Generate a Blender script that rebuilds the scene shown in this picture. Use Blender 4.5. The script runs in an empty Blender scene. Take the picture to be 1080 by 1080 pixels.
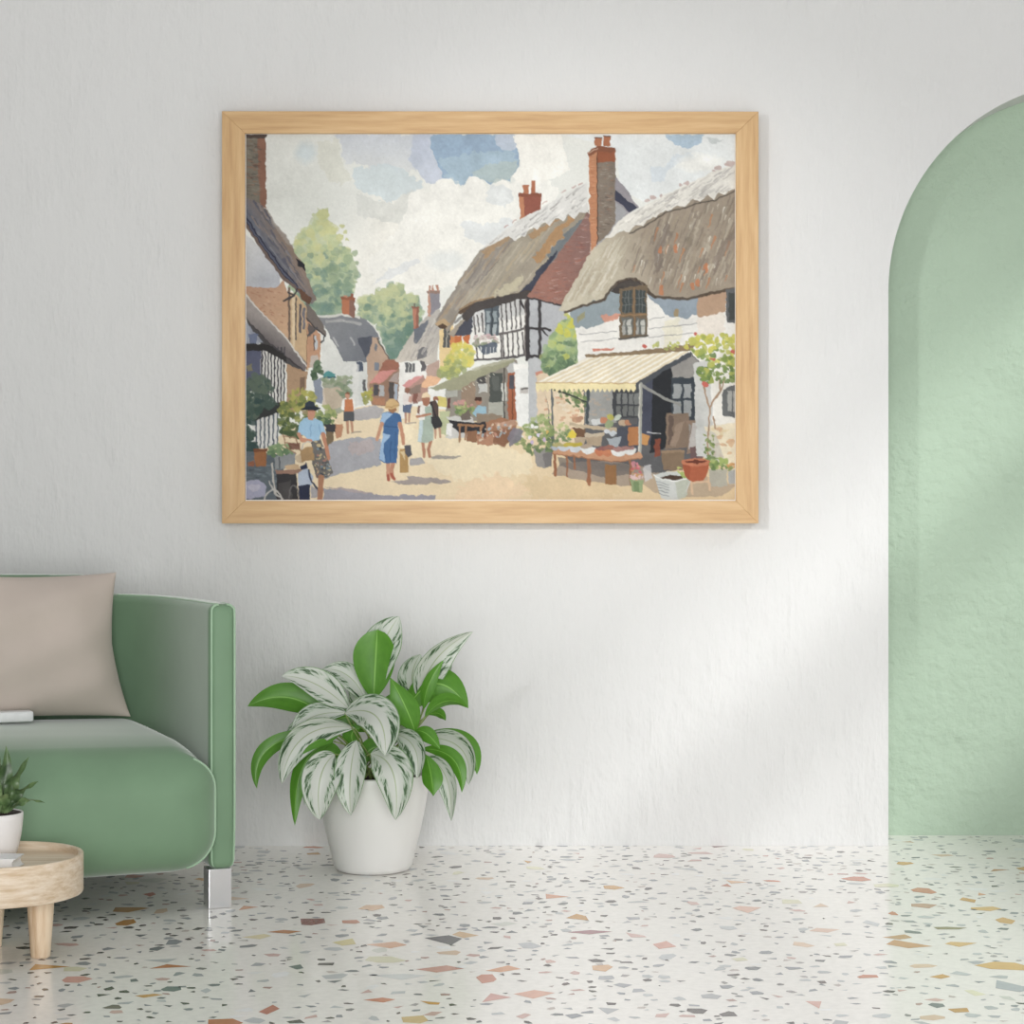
import bpy, bmesh, math, random
import numpy as np
from mathutils import Vector, Matrix
random.seed(7)
PI = math.pi
sc = bpy.context.scene
COL = sc.collection

# ------------------------------------------------------------------ camera model
F, D, H = 2150.0, 5.375, 0.88            # focal length in px of a 1080 frame, camera distance from the wall, eye height


def S(px, py, d):
    """point seen at pixel (px, py) that stands d metres in front of the back wall"""
    s = F / (D - d)
    return Vector(((px - 540) / s, -d, H - (py - 540) / s))


def FL(px, py):
    """point of the floor seen at a pixel"""
    s = (py - 540) / H
    return ((px - 540) / s, -(D - F / s))


def lin(c):
    return tuple(((v / 255) / 12.92 if v / 255 <= .04045 else ((v / 255 + .055) / 1.055) ** 2.4) for v in c)


# ------------------------------------------------------------------ helpers
def mesh_obj(name, bm, mats, parent=None, smooth=True, loc=None):
    me = bpy.data.meshes.new(name)
    bm.to_mesh(me)
    bm.free()
    if not isinstance(mats, (list, tuple)):
        mats = [mats]
    for m in mats:
        me.materials.append(m)
    if smooth:
        for p in me.polygons:
            p.use_smooth = True
    o = bpy.data.objects.new(name, me)
    COL.objects.link(o)
    if parent is not None:
        o.parent = parent
    if loc is not None:
        o.location = loc
    return o


def empty(name, loc, rz=0.0):
    o = bpy.data.objects.new(name, None)
    o.empty_display_size = .1
    o.location = loc
    o.rotation_euler = (0, 0, rz)
    COL.objects.link(o)
    return o


def tag(o, label, cat, group=None):
    o['label'] = label
    o['category'] = cat
    if group:
        o['group'] = group
    return o


def struct(o):
    o['kind'] = 'structure'
    return o


def bevel(o, w, seg=3, ang=.6):
    m = o.modifiers.new('Bevel', 'BEVEL')
    m.width = w
    m.segments = seg
    m.limit_method = 'ANGLE'
    m.angle_limit = ang
    return o


def box(bm, x0, x1, y0, y1, z0, z1):
    v = [bm.verts.new(c) for c in ((x0, y0, z0), (x1, y0, z0), (x1, y1, z0), (x0, y1, z0),
                                   (x0, y0, z1), (x1, y0, z1), (x1, y1, z1), (x0, y1, z1))]
    for f in ((0, 3, 2, 1), (4, 5, 6, 7), (0, 1, 5, 4), (1, 2, 6, 5), (2, 3, 7, 6), (3, 0, 4, 7)):
        bm.faces.new([v[i] for i in f])


def lathe(bm, prof, n=64, c=(0, 0, 0)):
    rings = []
    for r, z in prof:
        if r < 1e-6:
            rings.append([bm.verts.new((c[0], c[1], c[2] + z))])
        else:
            rings.append([bm.verts.new((c[0] + r * math.cos(2 * PI * k / n), c[1] + r * math.sin(2 * PI * k / n), c[2] + z)) for k in range(n)])
    for a, b in zip(rings, rings[1:]):
        for k in range(n):
            k2 = (k + 1) % n
            if len(a) == 1 and len(b) == 1:
                continue
            if len(a) == 1:
                bm.faces.new((a[0], b[k2], b[k]))
            elif len(b) == 1:
                bm.faces.new((a[k], a[k2], b[0]))
            else:
                bm.faces.new((a[k], a[k2], b[k2], b[k]))


def tube(bm, pts, r, n=8, closed=False):
    pts = [Vector(p) for p in pts]
    N = len(pts)
    rings = []
    up = None
    for i, p in enumerate(pts):
        a = pts[(i - 1) % N] if (closed or i > 0) else p
        b = pts[(i + 1) % N] if (closed or i < N - 1) else p
        t = (b - a).normalized()
        if up is None:
            up = t.orthogonal().normalized()
        up = (up - t * up.dot(t)).normalized()
        w = t.cross(up)
        rr = r(i / (N - 1)) if callable(r) else r
        rings.append([bm.verts.new(p + (up * math.cos(2 * PI * k / n) + w * math.sin(2 * PI * k / n)) * rr) for k in range(n)])
    for i in range(N if closed else N - 1):
        a, b = rings[i], rings[(i + 1) % N]
        for k in range(n):
            bm.faces.new((a[k], a[(k + 1) % n], b[(k + 1) % n], b[k]))
    if not closed:
        bm.faces.new(rings[0][::-1])
        bm.faces.new(rings[-1])


def spline(ctrl, n=24, closed=False):
    """Catmull-Rom through the control points"""
    c = [Vector(p) for p in ctrl]
    out = []
    m = len(c)
    segs = m if closed else m - 1
    for i in range(segs):
        p0 = c[(i - 1) % m] if (closed or i > 0) else c[0] * 2 - c[1]
        p1, p2 = c[i % m], c[(i + 1) % m]
        p3 = c[(i + 2) % m] if (closed or i < m - 2) else c[-1] * 2 - c[-2]
        for k in range(n):
            t = k / n
            out.append(.5 * (2 * p1 + (p2 - p0) * t + (2 * p0 - 5 * p1 + 4 * p2 - p3) * t * t + (3 * p1 - p0 - 3 * p2 + p3) * t ** 3))
    if not closed:
        out.append(c[-1])
    return out


def rbox(bm, cen, half, r, n=10, deform=None):
    """rounded box, finely meshed"""
    verts = {}
    cx, cy, cz = cen
    hx, hy, hz = half

    def axis(h, r):
        a = [-h + r - r * math.cos(.5 * PI * k / n) if False else -h + r * (1 - math.cos(.5 * PI * k / n)) for k in range(n)]
        m = max(2, int(2 * (h - r) / .03))
        mid = [-h + r + 2 * (h - r) * k / m for k in range(m + 1)]
        return a + mid + [-q for q in a[::-1]]
    ax, ay, az = axis(hx, r), axis(hy, r), axis(hz, r)

    def V(p):
        key = tuple(round(q, 6) for q in p)
        if key not in verts:
            q = Vector(p)
            inner = Vector((max(-hx + r, min(hx - r, q.x)), max(-hy + r, min(hy - r, q.y)), max(-hz + r, min(hz - r, q.z))))
            dlt = q - inner
            if dlt.length > 1e-9:
                q = inner + dlt.normalized() * r
            if deform:
                q = deform(q)
            verts[key] = bm.verts.new((q.x + cx, q.y + cy, q.z + cz))
        return verts[key]

    def face(f, us, vs, flip):
        for i in range(len(us) - 1):
            for j in range(len(vs) - 1):
                q = [V(f(us[i], vs[j])), V(f(us[i + 1], vs[j])), V(f(us[i + 1], vs[j + 1])), V(f(us[i], vs[j + 1]))]
                if len(set(q)) == 4:
                    bm.faces.new(q[::-1] if flip else q)
    face(lambda u, v: (u, v, hz), ax, ay, False)
    face(lambda u, v: (u, v, -hz), ax, ay, True)
    face(lambda u, v: (u, -hy, v), ax, az, False)
    face(lambda u, v: (u, hy, v), ax, az, True)
    face(lambda u, v: (hx, u, v), ay, az, False)
    face(lambda u, v: (-hx, u, v), ay, az, True)


# ------------------------------------------------------------------ materials
class M:
    def __init__(self, name):
        self.m = bpy.data.materials.new(name)
        self.m.use_nodes = True
        self.t = self.m.node_tree
        self.b = self.t.nodes['Principled BSDF']

    def n(self, kind, **kw):
        nd = self.t.nodes.new(kind)
        for k, v in kw.items():
            if k.startswith('i_'):
                key = k[2:]
                nd.inputs[int(key) if key.isdigit() else key.replace('_', ' ')].default_value = v
            else:
                setattr(nd, k, v)
        return nd

    def l(self, a, b):
        self.t.links.new(a, b)

    def coord(self, which='Object', scale=(1, 1, 1), rot=(0, 0, 0)):
        tc = self.n('ShaderNodeTexCoord')
        mp = self.n('ShaderNodeMapping')
        mp.inputs['Scale'].default_value = scale
        mp.inputs['Rotation'].default_value = rot
        self.l(tc.outputs[which], mp.inputs['Vector'])
        return mp.outputs['Vector']

    def noise(self, vec, scale, detail=4, rough=.5):
        nd = self.n('ShaderNodeTexNoise')
        nd.inputs['Scale'].default_value = scale
        nd.inputs['Detail'].default_value = detail
        nd.inputs['Roughness'].default_value = rough
        self.l(vec, nd.inputs['Vector'])
        return nd.outputs['Fac']

    def ramp(self, fac, stops):
        r = self.n('ShaderNodeValToRGB')
        el = r.color_ramp.elements
        while len(el) < len(stops):
            el.new(.5)
        for e, (p, c) in zip(el, stops):
            e.position = p
            e.color = (*c, 1) if len(c) == 3 else c
        self.l(fac, r.inputs['Fac'])
        return r.outputs['Color']

    def math(self, op, a, b=None, clamp=False):
        nd = self.n('ShaderNodeMath', operation=op, use_clamp=clamp)
        for i, v in enumerate((a, b)):
            if v is None:
                continue
            if isinstance(v, (int, float)):
                nd.inputs[i].default_value = v
            else:
                self.l(v, nd.inputs[i])
        return nd.outputs[0]

    def bump(self, h, strength, dist):
        b = self.n('ShaderNodeBump')
        b.inputs['Strength'].default_value = strength
        b.inputs['Distance'].default_value = dist
        self.l(h, b.inputs['Height'])
        self.l(b.outputs['Normal'], self.b.inputs['Normal'])

    def set(self, **kw):
        for k, v in kw.items():
            k = k.replace('_', ' ')
            self.b.inputs[k].default_value = (*v, 1) if isinstance(v, tuple) and len(v) == 3 else v
        return self


def plain(name, srgb, rough=.5, noise=.0, nscale=30, **kw):
    m = M(name)
    c = lin(srgb)
    m.set(Base_Color=c, Roughness=rough, **kw)
    if noise:
        f = m.noise(m.coord(), nscale)
        col = m.ramp(f, [(.3, tuple(q * (1 - noise) for q in c)), (.7, tuple(min(1, q * (1 + noise)) for q in c))])
        m.l(col, m.b.inputs['Base Color'])
    return m.m


def wall_material():
    m = M('white_brushed_plaster')
    v = m.coord('Object', (1, 1, .22))
    a = m.noise(v, 52, 5, .6)
    b = m.noise(m.coord('Object', (1, 1, .6)), 9, 4, .6)
    msk = m.math('MULTIPLY', m.math('SUBTRACT', b, .40), 3.2, True)
    h = m.math('ADD', m.math('MULTIPLY', a, m.math('ADD', msk, .18)), m.math('MULTIPLY', b, .5))
    m.bump(h, .62, .0085)
    m.set(Base_Color=(.68, .68, .67), Roughness=.85)
    m.b.inputs['Specular IOR Level'].default_value = .2
    return m.m


def green_material():
    m = M('green_stucco')
    v = m.coord('Object')
    a = m.noise(v, 34, 5, .55)
    b = m.noise(v, 7, 3, .5)
    h = m.math('ADD', m.math('MULTIPLY', a, m.math('ADD', b, .1)), m.math('MULTIPLY', b, .5))
    m.bump(h, .8, .018)
    m.set(Base_Color=lin((172, 191, 171)), Roughness=.8)
    m.b.inputs['Specular IOR Level'].default_value = .2
    return m.m


def floor_material():
    m = M('polished_terrazzo')
    at = m.n('ShaderNodeVertexColor', layer_name='chip')
    f = m.noise(m.coord('Object'), 55, 4, .6)
    mx = m.n('ShaderNodeMix', data_type='RGBA', blend_type='MULTIPLY')
    mx.inputs[0].default_value = 1
    m.l(at.outputs['Color'], mx.inputs[6])
    m.l(m.ramp(f, [(.35, (.93, .93, .93)), (.6, (1, 1, 1))]), mx.inputs[7])
    m.l(mx.outputs[2], m.b.inputs['Base Color'])
    m.set(Roughness=.16)
    m.b.inputs['Specular IOR Level'].default_value = .45
    return m.m


def wood(name, c0, c1, c2, stretch=(1.2, 22, 22), rough=.5, sc_=3.0):
    m = M(name)
    v = m.coord('Object', stretch)
    a = m.noise(v, sc_, 6, .6)
    b = m.noise(m.coord('Object', (stretch[0] * 2.2, stretch[1] * 3, stretch[2] * 3)), sc_ * 2.2, 3, .6)
    s = m.math('ADD', m.math('MULTIPLY', a, .84), m.math('MULTIPLY', b, .16))
    col = m.ramp(s, [(.34, lin(c0)), (.5, lin(c1)), (.66, lin(c2))])
    m.l(col, m.b.inputs['Base Color'])
    m.set(Roughness=rough)
    m.bump(s, .15, .002)
    return m.m


def fabric(name, srgb, sheen=.5, weave=0, rough=.75, var=.05):
    m = M(name)
    c = lin(srgb)
    f = m.noise(m.coord('Object'), 9, 3)
    m.l(m.ramp(f, [(.3, tuple(q * (1 - var) for q in c)), (.7, tuple(q * (1 + var) for q in c))]), m.b.inputs['Base Color'])
    m.set(Roughness=rough)
    m.b.inputs['Sheen Weight'].default_value = sheen
    m.b.inputs['Sheen Roughness'].default_value = .35
    m.b.inputs['Specular IOR Level'].default_value = .25
    if weave:
        w1 = m.noise(m.coord('Object', (1, 1, 14)), weave, 2)
        w2 = m.noise(m.coord('Object', (14, 14, 1)), weave, 2)
        h = m.math('ADD', w1, w2)
        m.bump(h, .35, .002)
    return m.m


def leaf_material():
    """silver variegated upper face, plain fresh green underside"""
    m = M('silver_variegated_leaf')
    uv = m.n('ShaderNodeUVMap', uv_map='leaf')
    sp = m.n('ShaderNodeSeparateXYZ')
    m.l(uv.outputs['UV'], sp.inputs[0])
    u, v = sp.outputs[0], sp.outputs[1]                # u: 0..1 across, v: 0..1 along; third channel from seed attribute
    seed = m.n('ShaderNodeObjectInfo').outputs['Random']
    au = m.math('ABSOLUTE', m.math('MULTIPLY', m.math('SUBTRACT', u, .5), 2.0))
    side = m.math('MULTIPLY', m.math('GREATER_THAN', u, .5), 7.3)
    # side veins run outwards and forwards: lines of constant v - .45*au
    q = m.math('SUBTRACT', v, m.math('MULTIPLY', au, .42))
    cb = m.n('ShaderNodeCombineXYZ')
    m.l(m.math('ADD', m.math('MULTIPLY', au, 2.6), side), cb.inputs[0])
    m.l(m.math('MULTIPLY', q, 15.0), cb.inputs[1])
    m.l(m.math('MULTIPLY', seed, 40.0), cb.inputs[2])
    n1 = m.noise(cb.outputs[0], 1.0, 4, .6)
    cb2 = m.n('ShaderNodeCombineXYZ')
    m.l(m.math('ADD', m.math('MULTIPLY', au, 5.0), side), cb2.inputs[0])
    m.l(m.math('MULTIPLY', v, 3.2), cb2.inputs[1])
    m.l(m.math('MULTIPLY', seed, 40.0), cb2.inputs[2])
    n2 = m.noise(cb2.outputs[0], 1.0, 2, .5)
    band = m.ramp(au, [(.14, (.25, .25, .25)), (.42, (.88, .88, .88)), (.66, (1, 1, 1)), (.92, (.86, .86, .86))])
    s = m.math('ADD', m.math('MULTIPLY', n1, .8), m.math('MULTIPLY', n2, .55))
    s = m.math('MULTIPLY', s, band)
    col = m.ramp(s, [(.56, lin((208, 211, 204))), (.655, lin((176, 190, 172))), (.70, lin((92, 116, 88))), (.78, lin((48, 74, 50)))])
    edge = m.ramp(au, [(.93, (0, 0, 0)), (.97, (1, 1, 1))])
    mid = m.ramp(au, [(.015, (1, 1, 1)), (.05, (0, 0, 0))])
    mx = m.n('ShaderNodeMix', data_type='RGBA')
    m.l(edge, mx.inputs[0])
    m.l(col, mx.inputs[6])
    mx.inputs[7].default_value = (*lin((120, 150, 108)), 1)
    mx2 = m.n('ShaderNodeMix', data_type='RGBA')
    m.l(mid, mx2.inputs[0])
    m.l(mx.outputs[2], mx2.inputs[6])
    mx2.inputs[7].default_value = (*lin((160, 172, 140)), 1)
    under = m.ramp(m.noise(m.coord('UV', (3, 3, 3)), 2.0, 3), [(.25, lin((80, 134, 40))), (.75, lin((94, 150, 48)))])
    umid = m.n('ShaderNodeMix', data_type='RGBA')
    m.l(mid, umid.inputs[0])
    m.l(under, umid.inputs[6])
    umid.inputs[7].default_value = (*lin((140, 190, 90)), 1)
    geo = m.n('ShaderNodeNewGeometry')
    fb = m.n('ShaderNodeMix', data_type='RGBA')
    m.l(geo.outputs['Backfacing'], fb.inputs[0])
    m.l(mx2.outputs[2], fb.inputs[6])
    m.l(umid.outputs[2], fb.inputs[7])
    m.l(fb.outputs[2], m.b.inputs['Base Color'])
    m.set(Roughness=.42)
    m.b.inputs['Subsurface Weight'].default_value = 0
    tr = m.n('ShaderNodeBsdfTranslucent')
    m.l(umid.outputs[2], tr.inputs['Color'])
    ms = m.n('ShaderNodeMixShader')
    ms.inputs[0].default_value = .14
    m.l(m.b.outputs[0], ms.inputs[1])
    m.l(tr.outputs[0], ms.inputs[2])
    m.l(ms.outputs[0], m.t.nodes['Material Output'].inputs['Surface'])
    return m.m


WALL = wall_material()
GREEN = green_material()
FLOOR = floor_material()
OAK = wood('honey_oak', (182, 144, 98), (196, 160, 113), (206, 173, 128), (1.0, 16, 16), .5, 4.0)
ASH = wood('pale_ash', (196, 172, 142), (214, 196, 172), (226, 213, 196), (.8, 11, 34), .45, 4.0)
ASHV = wood('pale_ash_leg', (192, 162, 130), (214, 191, 162), (226, 208, 182), (18, 18, 1.2), .45, 4.0)
VELVET = fabric('sage_green_velvet', (115, 143, 115), .62, 0, .55)
PIPING = fabric('sage_green_piping', (156, 184, 156), .5, 0, .6)
LINEN = fabric('beige_linen', (196, 184, 174), .15, 160, .9, .03)
CHROME = plain('brushed_chrome', (226, 226, 228), .27, Metallic=1.0)
CERAMIC = plain('white_ceramic', (226, 225, 222), .32)
CERAMIC2 = plain('satin_white_ceramic', (228, 225, 223), .5)
SOIL = plain('dark_soil', (48, 38, 34), .95, .5, 90)
PAPER = plain('white_paper', (232, 231, 229), .6)
COVER = plain('white_book_cover', (222, 223, 223), .4, .04, 60)
STEM = plain('leaf_stem', (128, 146, 84), .5, .2, 40)
MOUNT = plain('white_mount', (238, 235, 228), .7)
LEAF = leaf_material()

# ------------------------------------------------------------------ room
ALC = D * (352 / 341 - 1)                                        # alcove depth
AX, AR, AZ = (1159 - 540) / 400, 222 / 400, H + 233 / 400        # arch centre, radius, spring height
ZT = 3.7
XL, XR = -3.3, 2.87


def quad(bm, *pts):
    return bm.faces.new([bm.verts.new(p) for p in pts])


bm = bmesh.new()
quad(bm, (XL, 0, 0), (AX - AR, 0, 0), (AX - AR, 0, ZT), (XL, 0, ZT))
quad(bm, (AX + AR, 0, 0), (XR, 0, 0), (XR, 0, ZT), (AX + AR, 0, ZT))
arc = [(AX - AR * math.cos(PI * k / 96), AZ + AR * math.sin(PI * k / 96)) for k in range(97)]
for (x0, z0), (x1, z1) in zip(arc, arc[1:]):
    quad(bm, (x0, 0, z0), (x1, 0, z1), (x1, 0, ZT), (x0, 0, ZT))
outl = [(AX - AR, 0)] + arc + [(AX + AR, 0)]
for (x0, z0), (x1, z1) in zip(outl, outl[1:]):
    quad(bm, (x0, 0, z0), (x0, ALC, z0), (x1, ALC, z1), (x1, 0, z1))
bmesh.ops.remove_doubles(bm, verts=bm.verts[:], dist=1e-5)
struct(mesh_obj('wall_back', bm, WALL, smooth=False))
bm = bmesh.new()
quad(bm, (AX - AR - .2, ALC, 0), (AX + AR + .2, ALC, 0), (AX + AR + .2, ALC, AZ + AR + .2), (AX - AR - .2, ALC, AZ + AR + .2))
struct(mesh_obj('wall_alcove', bm, GREEN, smooth=False))

# terrazzo: base slab with the chips set flush into it
BASE = lin((247, 244, 239))
bm = bmesh.new()
cl = bm.loops.layers.float_color.new('chip')


def setcol(f, c):
    for lp in f.loops:
        lp[cl] = (*c, 1)


Y0 = -6.6
f = quad(bm, (XL, Y0, -.0003), (XR, Y0, -.0003), (XR, ALC, -.0003), (XL, ALC, -.0003))
setcol(f, BASE)
grid = {}


def free(x, y, r):
    g = .12
    for i in range(int((x - r) // g) - 1, int((x + r) // g) + 2):
        for j in range(int((y - r) // g) - 1, int((y + r) // g) + 2):
            for (a, b, q) in grid.get((i, j), ()):
                if (a - x) ** 2 + (b - y) ** 2 < (q + r) ** 2 * .72:
                    return False
    grid.setdefault((int(x // g), int(y // g)), []).append((x, y, r))
    return True


def chip(x, y, r, ratio, ang, col, rnd=random):
    k = rnd.choice((3, 4, 4, 5, 5, 6))
    an = sorted(2 * PI * (i + rnd.uniform(-.32, .32)) / k for i in range(k))
    pts = []
    for a in an:
        rr = r * rnd.uniform(.8, 1.15)
        u, v = rr * math.cos(a), rr * math.sin(a) * ratio
        px_, py_ = x + u * math.cos(ang) - v * math.sin(ang), y + u * math.sin(ang) + v * math.cos(ang)
        pts.append((px_, min(py_, ALC - .001), 0))
    try:
        f = bm.faces.new([bm.verts.new(p) for p in pts])
    except ValueError:
        return
    f.normal_update()
    if f.normal.z < 0:
        f.normal_flip()
    t = rnd.uniform(.92, 1.08)
    setcol(f, tuple(min(.95, q * t) for q in lin(col)))


DK, GR, LG, YL, TN, TC, RO, WH, BR = (92, 86, 84), (158, 162, 166), (200, 203, 205), (232, 229, 200), (206, 160, 96), (206, 140, 112), (216, 184, 176), (247, 247, 246), (140, 92, 84)
# conspicuous chips: pixel x, pixel y, width px, height px, colour
for px, py, w, h, c in [(470, 992, 44, 11, (118, 116, 120)), (330, 972, 32, 8, BR), (175, 1019.5, 52, 5, (190, 124, 84)), (48, 1020, 50, 10, TN),
                        (133, 973, 24, 7, (186, 136, 74)), (137, 959, 42, 6, (190, 150, 104)), (158, 943, 16, 5, (206, 128, 104)), (80, 1033, 32, 9, (222, 172, 160)),
                        (284, 1065, 24, 11, (198, 128, 110)), (235, 1078, 50, 9, (194, 122, 86)), (410, 996, 42, 7, (222, 176, 146)), (406, 1012, 50, 8, YL),
                        (460, 1022, 50, 8, (212, 164, 152)), (512, 1032, 24, 11, (206, 150, 132)), (530, 1022, 36, 7, (222, 172, 140)), (522, 1053, 40, 10, (214, 170, 162)),
                        (300, 982.5, 40, 4, (198, 136, 88)), (392, 957, 26, 6, (224, 186, 152)), (364, 994, 26, 8, (220, 208, 156)), (270, 988, 30, 6, (228, 216, 176)),
                        (490, 985, 30, 7, (228, 196, 158)), (182, 994, 20, 7, (150, 154, 158)), (120, 1062, 22, 5, (120, 110, 104)), (260, 958, 26, 5, (212, 160, 126)),
                        (435, 1075, 34, 9, (226, 200, 150)), (583, 945, 32, 6, (220, 164, 132)), (700, 996, 24, 9, (220, 168, 152)), (622, 983, 42, 4, (172, 130, 134)),
                        (635, 1021, 26, 8, (228, 188, 150)), (567, 1049, 46, 10, (222, 178, 160)), (788, 959, 36, 8, (228, 190, 172)), (774, 930, 32, 4, (222, 184, 150)),
                        (860, 1059, 24, 11, (220, 178, 166)), (868, 981, 32, 5, (228, 198, 180)), (948, 988, 34, 5, (208, 166, 122)), (958, 996, 50, 9, (210, 162, 118)),
                        (1014, 996, 34, 6, (226, 188, 128)), (1060, 1019, 54, 10, (226, 186, 120)), (1062, 971, 20, 8, (214, 172, 112)), (1048, 918, 34, 3, (190, 140, 96)),
                        (974, 955, 32, 5, (192, 154, 132)), (1040, 958, 34, 6, (222, 184, 122)), (1034, 943, 14, 4, (228, 176, 140)), (1000, 979, 42, 3, (150, 140, 108)),
                        (1066, 1040, 44, 12, (184, 188, 194)), (640, 1066, 28, 8, (196, 198, 200)), (658, 1039, 22, 6, (176, 178, 182)), (750, 1051, 28, 6, (178, 180, 182)),
                        (1014, 1027, 26, 5, (200, 203, 206)), (312, 1020, 20, 6, (132, 138, 142)), (180, 1043, 22, 6, (120, 130, 130)), (760, 892.8, 22, 2, (150, 70, 62)),
                        (330, 893.5, 26, 2.4, (206, 138, 104)), (640, 1031, 20, 6, (180, 182, 186)), (560, 997, 26, 7, (200, 202, 205)), (420, 1030, 60, 7, (226, 228, 228))]:
    x, y = FL(px, py)
    s = (py - 540) / H
    r = .5 * w / s
    ry = min(.5 * h * F / s / s / H, r * 2.2)
    free(x, y, max(r, ry) * .8)
    chip(x, y, r * 1.05, ry / r, 0.0, c)
NCH = 0
rc = random.Random(11)
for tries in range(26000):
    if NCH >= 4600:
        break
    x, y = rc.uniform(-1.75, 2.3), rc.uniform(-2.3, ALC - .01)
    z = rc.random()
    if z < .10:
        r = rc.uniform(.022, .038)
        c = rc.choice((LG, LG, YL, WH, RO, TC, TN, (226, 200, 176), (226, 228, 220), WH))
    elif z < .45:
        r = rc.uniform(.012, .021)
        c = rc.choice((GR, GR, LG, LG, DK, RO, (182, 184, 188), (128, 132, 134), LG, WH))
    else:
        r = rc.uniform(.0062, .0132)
        c = rc.choice((DK, DK, (112, 100, 98), (124, 126, 126), GR, GR, (186, 160, 152), (96, 92, 84)) if rc.random() > .5 + .5 * x else (GR, LG, (176, 172, 170), (186, 188, 190), (206, 196, 190), (150, 148, 146)))  # paler chips towards the right: bright, hazy light put into their colour
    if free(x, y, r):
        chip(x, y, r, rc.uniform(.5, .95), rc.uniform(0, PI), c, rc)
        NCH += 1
struct(mesh_obj('floor', bm, FLOOR, smooth=False))

# right-hand wall with the window the streaks of daylight come through
SUN = Vector((-1.0, .9, -.97)).normalized()
WX = 2.75
WY0, WY1, WZ0, WZ1 = -5.0, -.35, 1.55, 3.12
bm = bmesh.new()
ZTR = 8.5                                                        # unseen extra height added to stop sun passing over the side wall
box(bm, WX, WX + .12, WY1, 0, 0, ZTR)
box(bm, WX, WX + .12, -7.4, WY0, 0, ZTR)
box(bm, WX, WX + .12, WY0, WY1, 0, WZ0)
box(bm, WX, WX + .12, WY0, WY1, WZ1, ZTR)
struct(mesh_obj('wall_right', bm, WALL, smooth=False))
bm = bmesh.new()
for z, hw in ((2.32, .045), (2.94, .065)):
    box(bm, WX + .03, WX + .09, WY0, WY1, z - hw, z + hw)
struct(mesh_obj('window_1', bm, plain('white_window_paint', (235, 235, 232), .5), smooth=False))

# ------------------------------------------------------------------ the watercolour, brushed stroke by stroke
PX0, PX1, PY0, PY1 = 259.0, 775.6, 141.2, 527.6          # extent of the sheet in photo px
K = 2.5
CW, CH = int((PX1 - PX0) * K), int((PY1 - PY0) * K)
rng = np.random.default_rng(5)


def smooth_noise(cell, seed):
    r = np.random.default_rng(seed)
    gh, gw = int(CH / (cell * K)) + 4, int(CW / (cell * K)) + 4
    g = r.standard_normal((gh, gw))
    yy = np.arange(CH) / (cell * K)
    xx = np.arange(CW) / (cell * K)
    yi, xi = yy.astype(int), xx.astype(int)
    ty, tx = (yy - yi)[:, None], (xx - xi)[None, :]
    ty, tx = ty * ty * (3 - 2 * ty), tx * tx * (3 - 2 * tx)
    a = g[yi][:, xi] * (1 - tx) + g[yi][:, xi + 1] * tx
    b = g[yi + 1][:, xi] * (1 - tx) + g[yi + 1][:, xi + 1] * tx
    return a * (1 - ty) + b * ty


N2, N3, N5, N9, N20 = (smooth_noise(c, 100 + i) for i, c in enumerate((1.2, 2.6, 5, 9, 22)))
WXN = (N3 * .35 + N5 * .45)
WYN = (smooth_noise(2.6, 201) * .35 + smooth_noise(5, 202) * .45)
GY, GX = np.mgrid[0:CH, 0:CW]
GX = PX0 + (GX + .5) / K
GY = PY0 + (GY + .5) / K
IMG = np.zeros((CH, CW, 3))


def win(x0, x1, y0, y1, pad=3):
    return (slice(max(0, int((y0 - pad - PY0) * K)), max(0, min(CH, int((y1 + pad - PY0) * K) + 1))),
            slice(max(0, int((x0 - pad - PX0) * K)), max(0, min(CW, int((x1 + pad - PX0) * K) + 1))))


def inside(pts, X, Y):
    m = np.zeros(X.shape, bool)
    n = len(pts)
    for i in range(n):
        (x0, y0), (x1, y1) = pts[i], pts[(i + 1) % n]
        if y0 == y1:
            continue
        c = ((y0 > Y) != (y1 > Y)) & (X < (x1 - x0) * (Y - y0) / (y1 - y0) + x0)
        m ^= c
    return m


def put(w, mask, col, a, var):
    if not mask.any():
        return
    c = np.array(col, float)
    tone = 1 + .6 * var * (.5 * N9[w] + .35 * N3[w] + .25 * N20[w])
    tgt = c[None, None, :] * tone[..., None] if c.ndim == 1 else c * tone[..., None]
    aa = (mask * a)[..., None]
    IMG[w] = IMG[w] * (1 - aa) + tgt * aa


def P(col, *pts, a=1.0, wob=1.0, var=.05, grad=None):
    """a wash filling a polygon; grad = (colour 2, x0, y0, x1, y1)"""
    xs, ys = [p[0] for p in pts], [p[1] for p in pts]
    w = win(min(xs), max(xs), min(ys), max(ys))
    X, Y = GX[w] + wob * WXN[w], GY[w] + wob * WYN[w]
    if X.size == 0:
        return
    m = inside(pts, X, Y)
    if grad:
        c2, x0, y0, x1, y1 = grad
        t = np.clip(((X - x0) * (x1 - x0) + (Y - y0) * (y1 - y0)) / ((x1 - x0) ** 2 + (y1 - y0) ** 2), 0, 1)[..., None]
        col = np.array(col, float) * (1 - t) + np.array(c2, float) * t
    put(w, m.astype(float), col, a, var)


def R(col, x0, y0, x1, y1, **kw):
    P(col, (x0, y0), (x1, y0), (x1, y1), (x0, y1), **kw)


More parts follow.
